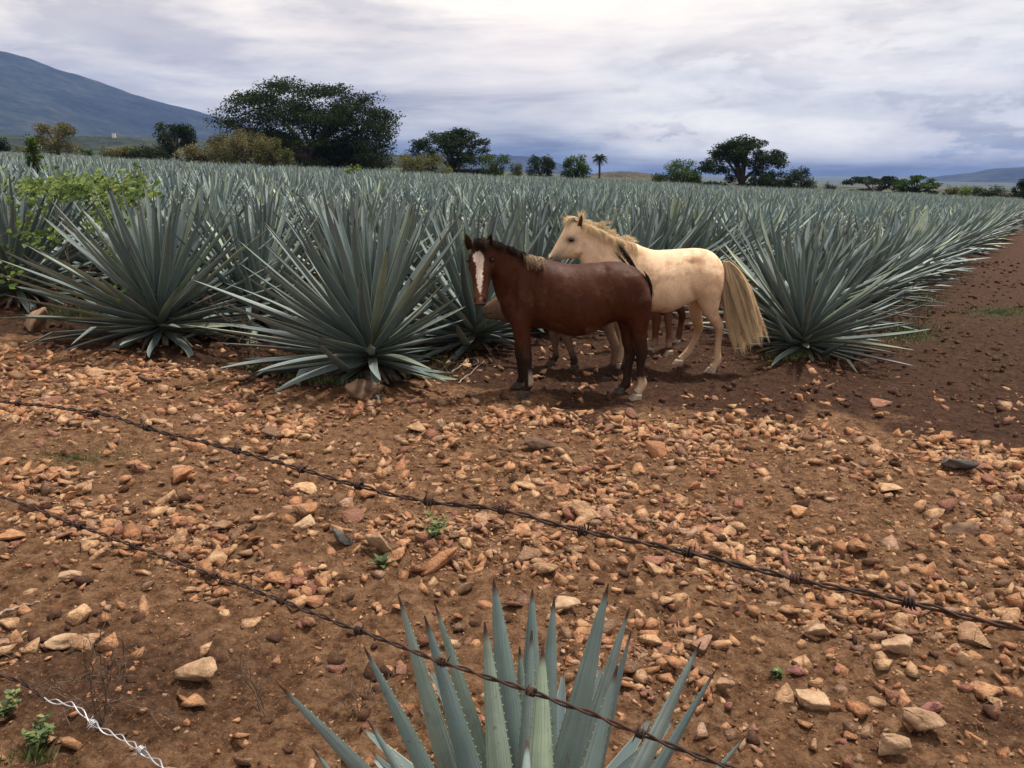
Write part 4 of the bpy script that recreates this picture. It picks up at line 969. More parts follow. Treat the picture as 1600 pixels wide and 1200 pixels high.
B.leg([(815, 470, 19), (813, 496, 17), (815, 518, 14), (818, 536, 11), (821, 553, 9.3), (823, 562, 8.6), (824, 573, 7), (825, 586, 6.3), (827, 598, 7.6), (824, 606, 6.6), (819, 613, 7.0)], -.11, (817, 617))
B.leg([(820, 480, 17), (818, 500, 15), (815, 520, 12), (813, 538, 9), (813, 552, 8), (814, 566, 6.3), (816, 582, 6), (816, 590, 7), (813, 596, 6), (810, 600, 6.5)], .12, (808, 604))
B.leg([(994, 470, 24), (997, 495, 20), (999, 515, 14.5), (1001, 532, 11), (1003, 546, 9), (1002, 556, 7.8), (1001, 570, 6.3), (1001, 586, 6.2), (1004, 599, 7.6), (1000, 607, 6.6), (995, 614, 7.2)], -.10, (993, 619))
B.leg([(982, 475, 22), (983, 500, 18), (983, 520, 14), (983, 535, 11), (985, 548, 9), (984, 559, 7.4), (982, 572, 6.2), (980, 586, 6.2), (979, 598, 7.8), (973, 605, 6.6), (968, 610, 7)], .09, (966, 613))
me = B.build(); V = mverts(me); px, py = topx(V[:, 0], V[:, 1], V[:, 2]); Nn = mnorms(me)
nz = fbm(V[:, 0] * 22, V[:, 2] * 22, 3, 4); nz2 = fbm(V[:, 0] * 5, V[:, 2] * 5, 3, 14)
c = np.tile([.054, .0180, .0088], (len(V), 1)) * (1 + .18 * nz2)[:, None]
def lumps(V, N, a, sd): V += N * (a * (fbm(V[:, 0] * 5.5 + sd, V[:, 2] * 5.5, 2, sd) + .5 * fbm(V[:, 0] * 14, V[:, 2] * 9 + sd, 2, sd + 1)))[:, None]
def groove(V, N, px, py, line, depth, width, Y):
    d = np.full(len(V), 1e9); L_ = np.array(line, float)
    for a, b in zip(L_[:-1], L_[1:]):
        t = np.clip(((px - a[0]) * (b[0] - a[0]) + (py - a[1]) * (b[1] - a[1])) / ((b - a) @ (b - a)), 0, 1); d = np.minimum(d, np.hypot(px - a[0] - t * (b[0] - a[0]), py - a[1] - t * (b[1] - a[1])))
    V -= N * (depth * np.exp(-(d / width)**2) * (np.abs(N[:, 1]) > .25))[:, None]
def paint(c, m, col): m = np.clip(m, 0, 1)[:, None]; return c * (1 - m) + np.array(col) * m
headm = (px < 768) & (py < 485) & (V[:, 1] < YB - .10)
c = paint(c, smooth01(528, 560, py + 8 * nz), (.022, .013, .010))                                        # black points
c = paint(c, smooth01(500, 560, py) * (px > 960) * .6, (.03, .016, .012))
c = paint(c, smooth01(588, 600, py + 5 * nz) * (px > 986) * .95, (.50, .38, .26))                        # white near hind sock
c = paint(c, smooth01(575, 590, py) * smooth01(606, 600, py) * (np.abs(px - 830) < 4.5) * .7, (.45, .36, .28))
c = paint(c, headm * smooth01(428, 460, py) * .4, (.17, .075, .042)); c = paint(c, headm * smooth01(462, 474, py + 3 * nz) * .8, (.13, .09, .075))
tbl = np.array([(391, 750, .5), (394, 748, 4), (398, 747, 8), (402, 747.5, 9.5), (407, 748, 9), (410, 749, 6), (422, 749, 5.2), (435, 749, 4.5), (445, 749.5, 3.8), (455, 750, 2.2), (462, 750.5, 1.2), (466, 751, .3)])
hx = 750 + (px - 750); wdt = np.interp(py, tbl[:, 0], tbl[:, 2]); cxx = np.interp(py, tbl[:, 0], tbl[:, 1]); bz = (np.abs(hx - cxx) < wdt + 1.6 * nz + 1.5 * fbm(V[:, 0] * 90, V[:, 2] * 90, 2, 8)) & headm & (py > 391) & (py < 466) & (Nn @ hN > .2)
c[bz] = (.74, .66, .56)
c = paint(c, headm * (np.hypot(px - 751, (py - 467) * .8) < 2.6) * .7, (.36, .15, .11))
for sg in (-1, 1):
    q = hpt(.925, .012, .040 * sg); d = np.linalg.norm((V - q) * [1, 1, .75], axis=1); V -= hN * (.020 * np.exp(-(d / .016)**2))[:, None]; c = paint(c, np.exp(-(d / .017)**4), (.008, .005, .004))
    q = hpt(.285, -.02, .098 * sg); d = np.linalg.norm((V - q), axis=1); c = paint(c, np.exp(-(d / .030)**4) * .8, (.02, .010, .008))
q = hpt(.985, 0, 0); d = np.abs((V - q) @ hA); c = paint(c, (d < .006) & headm, (.02, .012, .01))
dd = (py - 470) / 30; c = paint(c, smooth01(0, 12, py - 506) * (px > 915) * (px < 962) * (py < 526) * .45, (.20, .10, .06))
lumps(V, Nn, .0075, 3)
for ln_, dp, wd_ in (([(836, 425), (829, 455), (834, 490), (838, 508)], .020, 6), ([(806, 425), (801, 455), (806, 485)], .012, 5), ([(946, 422), (938, 452), (946, 478), (940, 500)], .015, 7), ([(962, 430), (985, 446), (1000, 470)], .003, 6), ([(876, 455), (905, 500), (940, 505)], -.008, 14),
                     ([(790, 400), (805, 428)], .009, 5), ([(815, 450), (819, 500)], -.010, 7), ([(975, 440), (975, 490)], -.012, 12), ([(766, 404), (778, 440)], .008, 4)): groove(V, Nn, px, py, ln_, dp, wd_, YB)
me.vertices.foreach_set('co', (V - np.array(gB)).astype(np.float32).ravel()); setcol(me, c, M_COAT)
bay = empty('horse', tuple(gB), label='brown horse with a white blaze, standing side-on with its head turned to the viewer', cat='horse')
link('body', me, bay)
for sg, nm in ((-1, 0), (1, 0)): eye(bay, hpt(.285, -.026, .100 * sg), .0185 * hk_)
ci, co = (.018, .010, .008), (.075, .026, .016)
ear(bay, PY(735, 390, YB - .17), PY(727.5, 365, YB - .20), (.15, -1, .1), .082, ci, co, M_COAT); ear(bay, PY(763, 390, YB - .17), PY(767, 365.5, YB - .20), (-.15, -1, .1), .080, ci, co, M_COAT)
rg = np.random.default_rng(3); C = []
for i in range(260):        # forelock and poll tuft
    s = rg.random(); r0 = PY(740 + 22 * s, 375 + 3 * rg.random(), YB - .17); u = rg.normal(0, 1, 3) * .012; C.append([r0, PY(742 + 18 * s, 371 + rg.normal(0, 2), YB - .24) , PY(741 + 16 * s + rg.normal(0, 2), 381, YB - .30), PY(742 + 18 * s + rg.normal(0, 3), 391 + rg.normal(0, 3), YB - .30)] + u)
strands('forelock', C, M_HBLK, bay, rg, .0026)
crest = np.array([(768, 378), (778, 381), (790, 386), (802, 391), (814, 396), (826, 399), (838, 401.5), (850, 404)], float); cy = np.array([-.13, -.12, -.09, -.06, -.03, -.015, 0, 0]); ct = np.linspace(0, 1, 8)
C = []; C2 = []
for l_ in range(70):
    s0 = rg.random(); e = rg.normal(0, 1, 2); lb = rg.uniform(10, 24); ld = rg.uniform(5, 11)
    for i in range(13):
        s = float(np.clip(s0 + rg.normal(0, .018), 0, 1)); x, y, yo = np.interp(s, ct, crest[:, 0]), np.interp(s, ct, crest[:, 1]), np.interp(s, ct, cy) + YB; j = rg.normal(0, .8, 2)
        if s0 < .60: C.append([PY(x, y + 2, yo + rg.normal(0, .015)), PY(x + 2, y - 4, yo - .02), PY(x + 4 + e[0], y - 3, yo - .07), PY(x + 6 + 2 * e[0] + j[0], y + ld + j[1], yo - .115)])
        elif x < 849: C2.append([PY(x, y + 1, yo), PY(x + 2, y - 4, yo - .05), PY(x + 3 + e[0], y + 4, yo - .15), PY(x + 5 + 3 * e[0] + j[0], y + lb * (1 if x < 842 else .7) + j[1], yo - .178)])
strands('mane', C, M_HBLK, bay, rg, .0028); strands('mane', C2, M_HBRN, bay, rg, .0022)
C = []
for i in range(420):
    s = rg.random(); yo = YB + rg.normal(0, .03); C.append([PY(1006 + 4 * s, 424 + 5 * s, yo), PY(1012 + 5 * s, 431 + 4 * s, yo), PY(1012 + 6.5 * s, 450, yo), PY(1007 + 10 * s + rg.normal(0, 1), rg.uniform(466, 486), yo)])
strands('tail', C, M_HBLK, bay, rg, .003)
for a in ((817, 620, 9.5, M_HOOFD), (808, 606, 8.5, M_HOOFD), (993, 622, 9.5, M_HOOFL), (966, 616, 9, M_HOOFD)): hoof(bay, *a)

# --- the palomino behind
gP = gp(1040, 579); YP = gP.y + .02
B = Body(lambda px: YP)
B.pairs([(940, 432, 942, 466, .07), (948, 408, 949, 485, .13), (960, 392, 960, 493, .175), (975, 381, 975, 494, .20), (990, 380, 990, 492, .215), (1003, 385, 1003, 488, .23), (1020, 391, 1020, 487, .25), (1040, 390.5, 1040, 488, .265), (1060, 389, 1060, 481, .255),
         (1080, 388, 1080, 471, .24), (1098, 388.5, 1098, 467, .225), (1110, 392, 1110, 465, .21), (1120, 399, 1120, 458, .17), (1128, 410, 1127, 446, .11), (1131, 421, 1130, 434, .05)], .10)
B.pairs([(990, 381, 952, 472, .165), (971, 376, 934, 448, .14), (954, 369, 918, 428, .115), (938, 361, 909, 412, .10), (924, 354, 905, 400, .088), (912, 349, 905, 388, .075)])
B.pairs([(912, 349, 916, 372, .05), (906, 346, 914, 385, .07), (892, 345, 912, 397, .085), (884, 352, 907, 402, .092), (879, 362, 899, 404, .084), (873, 373, 889, 404, .068), (867, 384, 881, 405, .057), (861.5, 393, 875, 409, .052), (857, 399, 869, 411.5, .05), (855, 404, 862, 410, .032)])
B.ball(893, 370, YP - .072, .030, .02, .02); B.ball(903, 391, YP - .055, .055, .035, .05); B.ball(859, 403, YP - .040, .018, .016, .016)
B.ball(962, 450, YP - .12, .12, .10, .20, .25); B.ball(962, 450, YP + .12, .12, .10, .20, .25); B.ball(1108, 440, YP - .10, .15, .12, .22, -.1); B.ball(1108, 440, YP + .10, .15, .12, .22, -.1)
B.leg([(1107, 452, 21), (1108, 470, 17), (1110, 483, 13), (1115, 496, 9.5), (1122, 507, 7.8), (1124, 514, 7.2), (1123, 526, 5.7), (1121, 546, 5.5), (1121, 563, 6.6), (1117, 570, 5.6), (1112, 575, 6)], -.10, (1110, 578))
B.leg([(1096, 455, 19), (1090, 470, 14), (1087, 484, 10.5), (1089, 500, 8.6), (1092, 512, 7.2), (1088, 525, 5.6), (1081, 540, 5.2), (1074, 551, 6.2), (1068, 557, 5.4), (1062, 562, 5.8)], .10, (1060, 564))
B.leg([(960, 470, 17), (961, 485, 13), (964, 503, 10), (968, 517, 7.8), (970, 526, 6.2), (971, 545, 5.4), (972, 556, 6.4), (970, 562, 5.4), (968, 566, 6)], -.11, (966, 569))
B.leg([(965, 470, 17), (975, 490, 12), (985, 508, 9), (990, 520, 7.2), (991, 535, 5.4), (992, 548, 6), (990, 553, 5.2), (988, 557, 6)], .12, (986, 560))
me = B.build(); V = mverts(me); px, py = topx(V[:, 0], V[:, 1], V[:, 2]); Nn = mnorms(me)
nz = fbm(V[:, 0] * 22, V[:, 2] * 22, 3, 4); nz2 = fbm(V[:, 0] * 5 + 3, V[:, 2] * 5, 3, 15)
c = np.tile([.74, .55, .365], (len(V), 1)) * (1 + .16 * nz2)[:, None]
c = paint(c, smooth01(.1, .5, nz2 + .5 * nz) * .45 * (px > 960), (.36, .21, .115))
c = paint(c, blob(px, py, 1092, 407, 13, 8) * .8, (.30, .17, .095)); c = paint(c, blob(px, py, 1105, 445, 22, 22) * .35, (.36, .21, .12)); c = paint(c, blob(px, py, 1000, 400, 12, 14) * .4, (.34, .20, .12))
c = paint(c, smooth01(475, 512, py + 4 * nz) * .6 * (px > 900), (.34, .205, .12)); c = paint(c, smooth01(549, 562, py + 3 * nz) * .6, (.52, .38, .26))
c = paint(c, blob(px, py, 869, 404, 12, 9) * 1.1 * (px < 890), (.17, .145, .135)); c = paint(c, blob(px, py, 892, 375, 9, 6) * 1.2 * (V[:, 1] < YP), (.13, .09, .07)); c = paint(c, blob(px, py, 877, 395, 10, 8) * .4, (.30, .23, .18))
q = np.array(PY(861.5, 404, YP - .055)); d = np.linalg.norm(V - q, axis=1); V += np.array([0, 1, 0]) * (.016 * np.exp(-(d / .013)**2))[:, None]; c = paint(c, np.exp(-(d / .013)**4), (.015, .01, .01))
c = paint(c, (np.abs(py - (411 - (px - 862) * .05 - 3.0)) < .55) & (px > 860) & (px < 874) & (V[:, 1] < YP), (.08, .06, .055))
lumps(V, Nn, .006, 9)
for ln_, dp, wd_ in (([(914, 384), (911, 396), (903, 404)], .010, 2.5), ([(1001, 400), (1003, 440)], .010, 6), ([(986, 392), (975, 410)], .008, 5), ([(1080, 412), (1076, 440), (1084, 462)], .018, 6), ([(1100, 420), (1112, 445)], -.010, 10), ([(1020, 430), (1050, 470)], -.008, 14), ([(893, 380), (880, 396)], .006, 3), ([(920, 372), (940, 400)], .007, 5), ([(1117, 420), (1118, 450)], .008, 4)): groove(V, Nn, px, py, ln_, dp, wd_, YP)
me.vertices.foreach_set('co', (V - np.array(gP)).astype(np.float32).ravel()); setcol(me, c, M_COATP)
pal = empty('horse', tuple(gP), label='cream palomino horse looking left over the brown one\'s back, its pale tail swung out', cat='horse'); link('body', me, pal)
eye(pal, PY(893, 374.5, YP - .086), .024, (1.2, .8, .8)); eye(pal, PY(893, 374.5, YP + .084), .019, (1.15, .8, .85))
ci, co = (.05, .03, .022), (.50, .34, .21)
ear(pal, PY(905, 360, YP - .055), PY(909, 336, YP - .08), (-.25, -1, .1), .066, ci, co, M_COATP); ear(pal, PY(887, 349, YP + .06), PY(881.5, 333.5, YP + .08), (.3, -1, .2), .05, ci, co, M_COATP)
rg = np.random.default_rng(5); C = []
for i in range(260): s = rg.random(); C.append([PY(905 - 4 * s, 345, YP + rg.normal(0, .03)), PY(902 - 8 * s, 338 + rg.normal(0, 2), YP), PY(894 - 8 * s, 340, YP - .03 + rg.normal(0, .04)), PY(886 - 5 * s + rg.normal(0, 3), 350 + rg.normal(0, 6), YP - .05 + rg.normal(0, .05))])
for i in range(90): s = rg.random(); C.append([PY(905 + 6 * s, 346, YP), PY(905 + 6 * s, 340, YP), PY(904 + 8 * s, 336 + rg.normal(0, 2), YP - .02), PY(903 + 12 * s + rg.normal(0, 3), 333 + rg.normal(0, 4), YP + rg.normal(0, .05))])
strands('forelock', C, M_HPAL, pal, rg, .0024)
crest = np.array([(908, 346), (924, 353), (938, 360), (954, 368), (971, 375), (990, 380)], float); ct = np.linspace(0, 1, 6); C = []
for l_ in range(95):
    s0 = rg.random(); kk = rg.random(); up_ = rg.uniform(2, 8); tip = rg.normal(0, 1, 2) * [5, 3]; dn = rg.uniform(5, 22)
    for i in range(15):
        s = float(np.clip(s0 + rg.normal(0, .02), 0, 1)); x, y = np.interp(s, ct, crest[:, 0]), np.interp(s, ct, crest[:, 1]); j = rg.normal(0, 1.0, 2)
        if kk < .42: C.append([PY(x, y + 2, YP), PY(x + 1, y - up_ * .7, YP + .01), PY(x + 4, y - up_, YP + .03), PY(x + 8 + tip[0] + j[0], y - up_ * .4 + tip[1] + j[1], YP + .05)])
        else: C.append([PY(x, y + 2, YP), PY(x + 1, y - 3, YP - .04), PY(x + 4, y + 3, YP - .11), PY(x + 6 + tip[0] * .7 + j[0], y + dn + j[1], YP - .135 - .03 * s0)])
strands('mane', C, M_HPAL, pal, rg, .0024)
C = []
for l_ in range(58):
    s0 = rg.random(); e0 = rg.normal(0, 3.5, 2); ln = rg.choice([.60, .82, .98, 1.10], p=[.15, .25, .35, .25]) * rg.uniform(.92, 1.08); w0 = rg.uniform(.05, .10); bend = rg.normal(0, 3.5); yl = YP + rg.normal(0, .045)
    for i in range(22):
        s = float(np.clip(s0 + rg.normal(0, w0), 0, 1)); sb = .4 * s + .6 * s0
        p0 = lerp((1131, 408), (1140, 408), s); p1 = lerp((1122, 444), (1163, 424), s); p2 = lerp((1134, 492), (1184, 462), sb) + [bend, -bend * .5]; p3 = lerp((1150, 545), (1199, 528), s0) + e0 + rg.normal(0, 1.3, 2)
        k = ln * rg.uniform(.85, 1.06); p3 = p2 + (p3 - p2) * k; C.append([PY(*p0, YP + rg.normal(0, .018)), PY(*p1, yl + rg.normal(0, .02)), PY(*p2, yl + rg.normal(0, .01)), PY(*p3, yl)])
strands('tail', C, M_HPAL, pal, rg, .0024, 12, .010)
for a in ((1110, 580, 8.5, M_HOOFL), (1059, 566, 8, M_HOOFL), (966, 571, 8, M_HOOFL), (986, 562, 7.5, M_HOOFL)): hoof(pal, *a)

# --- the dun one between them, mostly hidden
gD = gp(905, 583); yh = gp(946, 592).y + .12; yf = gp(880, 573).y + .02
B = Body(lambda px: yh + (yf - yh) * min(1, max(0, (960 - px) / 90)))
B.pairs([(752.5, 483, 753.5, 493, .032), (757, 476, 758, 497.5, .046), (766, 469.5, 768, 499, .052), (778, 462, 781, 501, .06), (792, 455, 797, 505, .07), (806, 450, 813, 498, .075), (825, 444, 830, 492, .085), (845, 436, 847, 498, .11), (860, 428, 860, 506, .14), (875, 423, 875, 512, .17), (895, 421, 895, 517, .20), (915, 420, 915, 518, .21), (935, 420, 935, 512, .20), (952, 424, 952, 504, .18), (964, 433, 964, 494, .13), (972, 446, 972, 478, .06)], .06)
B.leg([(868, 490, 13), (866, 508, 10), (866, 522, 8), (867, 533, 6.4), (868, 545, 4.8), (869, 556, 5.4), (866, 561, 4.8), (862, 565, 5.2)], .09, (860, 568))
B.leg([(878, 492, 13), (881, 512, 10), (885, 526, 8), (889, 538, 6.4), (893, 550, 5), (897, 562, 5.8), (897, 568, 5), (897, 573, 5.4)], -.08, (897, 576))
B.leg([(958, 470, 16), (952, 492, 13), (950, 508, 10), (955, 524, 8), (961, 540, 7.2), (961, 550, 5.8), (959, 564, 5.4), (957, 577, 6.2), (952, 584, 5.4), (948, 588, 5.8)], -.08, (946, 591))
B.leg([(965, 470, 15), (972, 492, 12), (976, 510, 9), (980, 530, 7), (980, 545, 5.4), (979, 560, 5.4), (976, 572, 6), (974, 578, 5.5)], .08, (973, 581))
me = B.build(.012); V = mverts(me); px, py = topx(V[:, 0], V[:, 1], V[:, 2]); nz = fbm(V[:, 0] * 20, V[:, 2] * 20, 3, 6)
c = np.tile([.15, .10, .066], (len(V), 1)) * (1 + .25 * nz)[:, None]
c = paint(c, np.exp(-(np.hypot(px - 757.5, (py - 481) * 1.2) / 2.2)**4), (.01, .008, .007)); c = paint(c, (np.abs(py - 491.5 + (px - 753) * .12) < .8) & (px < 769), (.03, .022, .02)); c = paint(c, blob(px, py, 775, 487, 6, 4) * .4, (.08, .05, .035)); c = paint(c, smooth01(546, 562, py - np.where(px > 930, 16, 0) + 5 * nz), (.03, .02, .016)); c = paint(c, smooth01(765, 754, px) * .6, (.10, .08, .07))
me.vertices.foreach_set('co', (V - np.array(gD)).astype(np.float32).ravel()); setcol(me, c, M_COAT)
dun = empty('horse', tuple(gD), label='grey-brown horse hidden behind the brown one, only its muzzle, legs and tail tip showing', cat='horse'); link('body', me, dun)
rg = np.random.default_rng(6); C = []; yt = (YB + YP) / 2
for i in range(150): s = rg.random(); yo = yt + rg.normal(0, .02); C.append([PY(1000 - 3 * s, 432, yo), PY(994 - 6 * s, 415, yo), PY(981 - 6 * s + rg.normal(0, 1.5), 398 + 5 * s, yo), PY(964 + rg.normal(0, 2.0) + 10 * rg.random()**3, 380 + rg.normal(0, 3) + 6 * s, yo)])
for i in range(40): s = rg.random(); yo = yt; C.append([PY(990, 425, yo), PY(980, 412, yo), PY(970 - 5 * s, 404, yo), PY(952 + 14 * s, 392 + rg.normal(0, 4), yo)])
strands('tail', C, M_HBLK, dun, rg, .0020)
eye(dun, PY(792, 470, B.Yf(792) - .062), .015)
for a in ((860, 570, 7, M_HOOFD), (897, 578, 7.2, M_HOOFD), (945, 594, 8, M_HOOFD), (972, 584, 7.5, M_HOOFD)): hoof(dun, *a)

# --- the young one behind the palomino
gF = gp(1030, 548); yq = gF.y
B = Body(lambda px: yq + .05)
B.pairs([(952, 425, 953, 432, .03), (957, 418, 960, 438, .045), (966, 410, 972, 442, .06), (976, 404, 984, 444, .065), (985, 404, 992, 446, .075), (998, 404, 1000, 460, .11), (1010, 402, 1010, 472, .14), (1025, 403, 1025, 477, .165), (1042, 402, 1042, 475, .17), (1055, 404, 1055, 470, .15), (1064, 412, 1064, 458, .11), (1069, 425, 1069, 442, .05)], .06)
B.leg([(1004, 455, 11), (1004, 475, 8.5), (1005, 492, 6.5), (1006, 505, 4.6), (1007, 518, 4.8), (1009, 524, 4.4), (1008, 528, 4.6)], .08, (1007, 531))
B.leg([(1014, 455, 12), (1020, 475, 9.5), (1025, 495, 8), (1025, 508, 6.2), (1024, 522, 5), (1023, 534, 5.6), (1020, 539, 4.8), (1018, 542, 5)], -.08, (1017, 545))
B.leg([(1052, 450, 14), (1047, 470, 10), (1044, 488, 7.2), (1044, 502, 5.8), (1045, 518, 4.6), (1045, 532, 5.2), (1045, 539, 4.6), (1045, 543, 5)], -.08, (1045, 548))
B.leg([(1057, 450, 13), (1060, 465, 10), (1062, 480, 7), (1066, 492, 6), (1064, 505, 4.6), (1062, 518, 4.8), (1060, 526, 4.6), (1058, 529, 4.8)], .08, (1057, 532))
me = B.build(.012); V = mverts(me); px, py = topx(V[:, 0], V[:, 1], V[:, 2]); nz = fbm(V[:, 0] * 20, V[:, 2] * 20, 3, 6)
c = np.tile([.115, .055, .034], (len(V), 1)) * (1 + .25 * nz)[:, None]; c = paint(c, smooth01(526, 538, py + 4 * nz) * .8, (.34, .25, .18))
me.vertices.foreach_set('co', (V - np.array(gF)).astype(np.float32).ravel()); setcol(me, c, M_COAT)
foal = empty('horse', tuple(gF), label='young brown horse hidden behind the palomino, only its slim legs visible under the belly', cat='horse'); link('body', me, foal)
C = [[PY(1066, 412, yq + .05), PY(1074, 420, yq + .05), PY(1075, 440, yq + .05 + rg.normal(0, .02)), PY(1070 + rg.normal(0, 2), rg.uniform(455, 470), yq + .05)] for i in range(120)]
strands('tail', C, M_HBLK, foal, rg, .0026); eye(foal, PY(974, 418, yq - .015), .014)
for a in ((1007, 533, 5.5, M_HOOFL), (1017, 547, 6.5, M_HOOFL), (1045, 550, 6.5, M_HOOFL), (1057, 534, 5.5, M_HOOFL)): hoof(foal, *a)
# ------------------------------------------------------------------ mountains and far land
def mat_hill(name, c0, c1, c2, sc, rough=.95):
    s = NT(name); p = s.pos(); n = s.noise(sc, p, 8, .62); n2 = s.noise(sc * 7, p, 5, .6)
    col = s.ramp(s.math('ADD', s.math('MULTIPLY', n, .6), s.math('MULTIPLY', n2, .4)), [(.38, c0), (.5, c1), (.62, c2)]); s.bump(n2, .9, 60); return s.out(col, rough, .1)
M_MTN = mat_hill('forested_mountain', (.004, .009, .007), (.016, .025, .018), (.045, .050, .032), .0022)
M_FIELDS = mat_hill('far_fields', (.018, .030, .013), (.038, .050, .024), (.10, .105, .055), .006)
M_BEIGE = mat_hill('dry_hill', (.10, .095, .06), (.18, .155, .10), (.26, .22, .155), .02)
def elev_h(py, dist): return CAMZ + dist * math.tan(math.atan((600 - py) / FPX) - PITCH) if False else CAMZ + dist * np.tan(np.arctan((600 - np.asarray(py, float)) / FPX) - PITCH)
def range_mesh(name, prof, d0, dpk, d1, mat, amp, na=260, nr=46, base=-90, seed=1):
    """ridge whose skyline follows prof (px -> py as seen from the fence), with real depth before and behind"""
    pr = np.array(prof, float); pxs = np.linspace(pr[0, 0], pr[-1, 0], na); az_ = np.arctan((pxs - 800) / FPX / math.cos(0.06)); pk = np.interp(pxs, pr[:, 0], pr[:, 1])
    rad = np.linspace(d0, d1, nr); Az, Rd = np.meshgrid(az_, rad); X = Rd * np.sin(Az); Y = Rd * np.cos(Az)
    H = elev_h(pk, dpk * np.cos(az_))[None, :]
    t = np.where(Rd < dpk, (Rd - d0) / (dpk - d0), 1 - (Rd - dpk) / (d1 - dpk)); t = np.clip(t, 0, 1); shp = np.where(Rd < dpk, t**1.25, smooth01(0, 1, t))
    Z = base + (H - base) * shp; g = np.abs(fbm(X / (amp * 9), Y / (amp * 9), 5, seed)) ; Z = Z - amp * g * np.clip(shp * (1 - shp**6) * 3, 0, 1) + amp * .12 * fbm(X / amp / 1.2, Y / amp / 1.2, 3, seed + 5) * shp
    V = np.stack([X, Y, Z], -1).reshape(-1, 3); i = np.arange(nr - 1)[:, None] * na; j = np.arange(na - 1)[None, :]
    F = np.stack([i + j, i + j + 1, i + na + j + 1, i + na + j], -1).reshape(-1, 4); me = mk(name, V, F, mat, True); return tag(link(name, me), kind='structure')
range_mesh('mountain', [(-1500, 215), (-1000, 150), (-600, 100), (-300, 74), (-100, 66), (0, 68), (30, 72), (60, 80), (120, 99), (180, 122), (240, 146), (300, 164), (355, 179), (420, 199), (520, 224), (640, 243), (760, 258), (900, 272)], 2600, 5600, 7400, M_MTN, 130, 340, 60, -90, 2)
range_mesh('mountain', [(560, 262), (620, 240), (660, 236), (720, 232), (780, 238), (840, 244), (900, 262), (960, 275)], 5500, 6600, 8000, M_MTN, 200, 100, 20, -90, 4)
range_mesh('mountain', [(1180, 290), (1280, 286), (1340, 284), (1400, 280), (1440, 277), (1480, 272), (1520, 265), (1560, 261), (1610, 258), (1700, 255), (1900, 240), (2200, 236), (2600, 250), (3200, 290)], 5500, 6600, 8000, M_MTN, 200, 200, 24, -90, 6)
range_mesh('hills', [(-1400, 240), (-400, 205), (-60, 200), (0, 206), (60, 210), (130, 213), (200, 212), (300, 217), (400, 222), (520, 228), (640, 243), (720, 262), (820, 275)], 420, 1500, 2500, M_FIELDS, 12, 200, 30, -60, 8)
range_mesh('hills', [(800, 300), (880, 286), (930, 270), (965, 267), (1005, 271), (1060, 285), (1200, 292), (1300, 292), (1500, 298), (1700, 302), (2300, 312)], 380, 1100, 1900, M_BEIGE, 8, 160, 24, -90, 9)

# ------------------------------------------------------------------ trees beyond the field
M_BARK = mat_simple('bark', [(.35, (.035, .028, .020)), (.6, (.085, .068, .05))], 3, .95)
def mat_leaf(name, cols):
    return mat_simple(name, cols, .6, .8, .05, True, 0, trans=.2)
M_L = {'dark': mat_leaf('foliage_dark', [(0, (.010, .018, .007)), (.5, (.024, .038, .014)), (1, (.055, .075, .028))]),
       'green': mat_leaf('foliage_green', [(0, (.028, .055, .014)), (.5, (.055, .095, .024)), (1, (.10, .145, .04))]),
       'olive': mat_leaf('foliage_olive', [(0, (.06, .07, .025)), (.5, (.12, .125, .045)), (1, (.22, .20, .08))]),
       'tan': mat_leaf('foliage_tan', [(0, (.055, .06, .024)), (.5, (.13, .12, .055)), (1, (.27, .235, .12))]),
       'bright': mat_leaf('foliage_bright', [(0, (.08, .13, .03)), (.5, (.16, .22, .05)), (1, (.27, .32, .09))])}
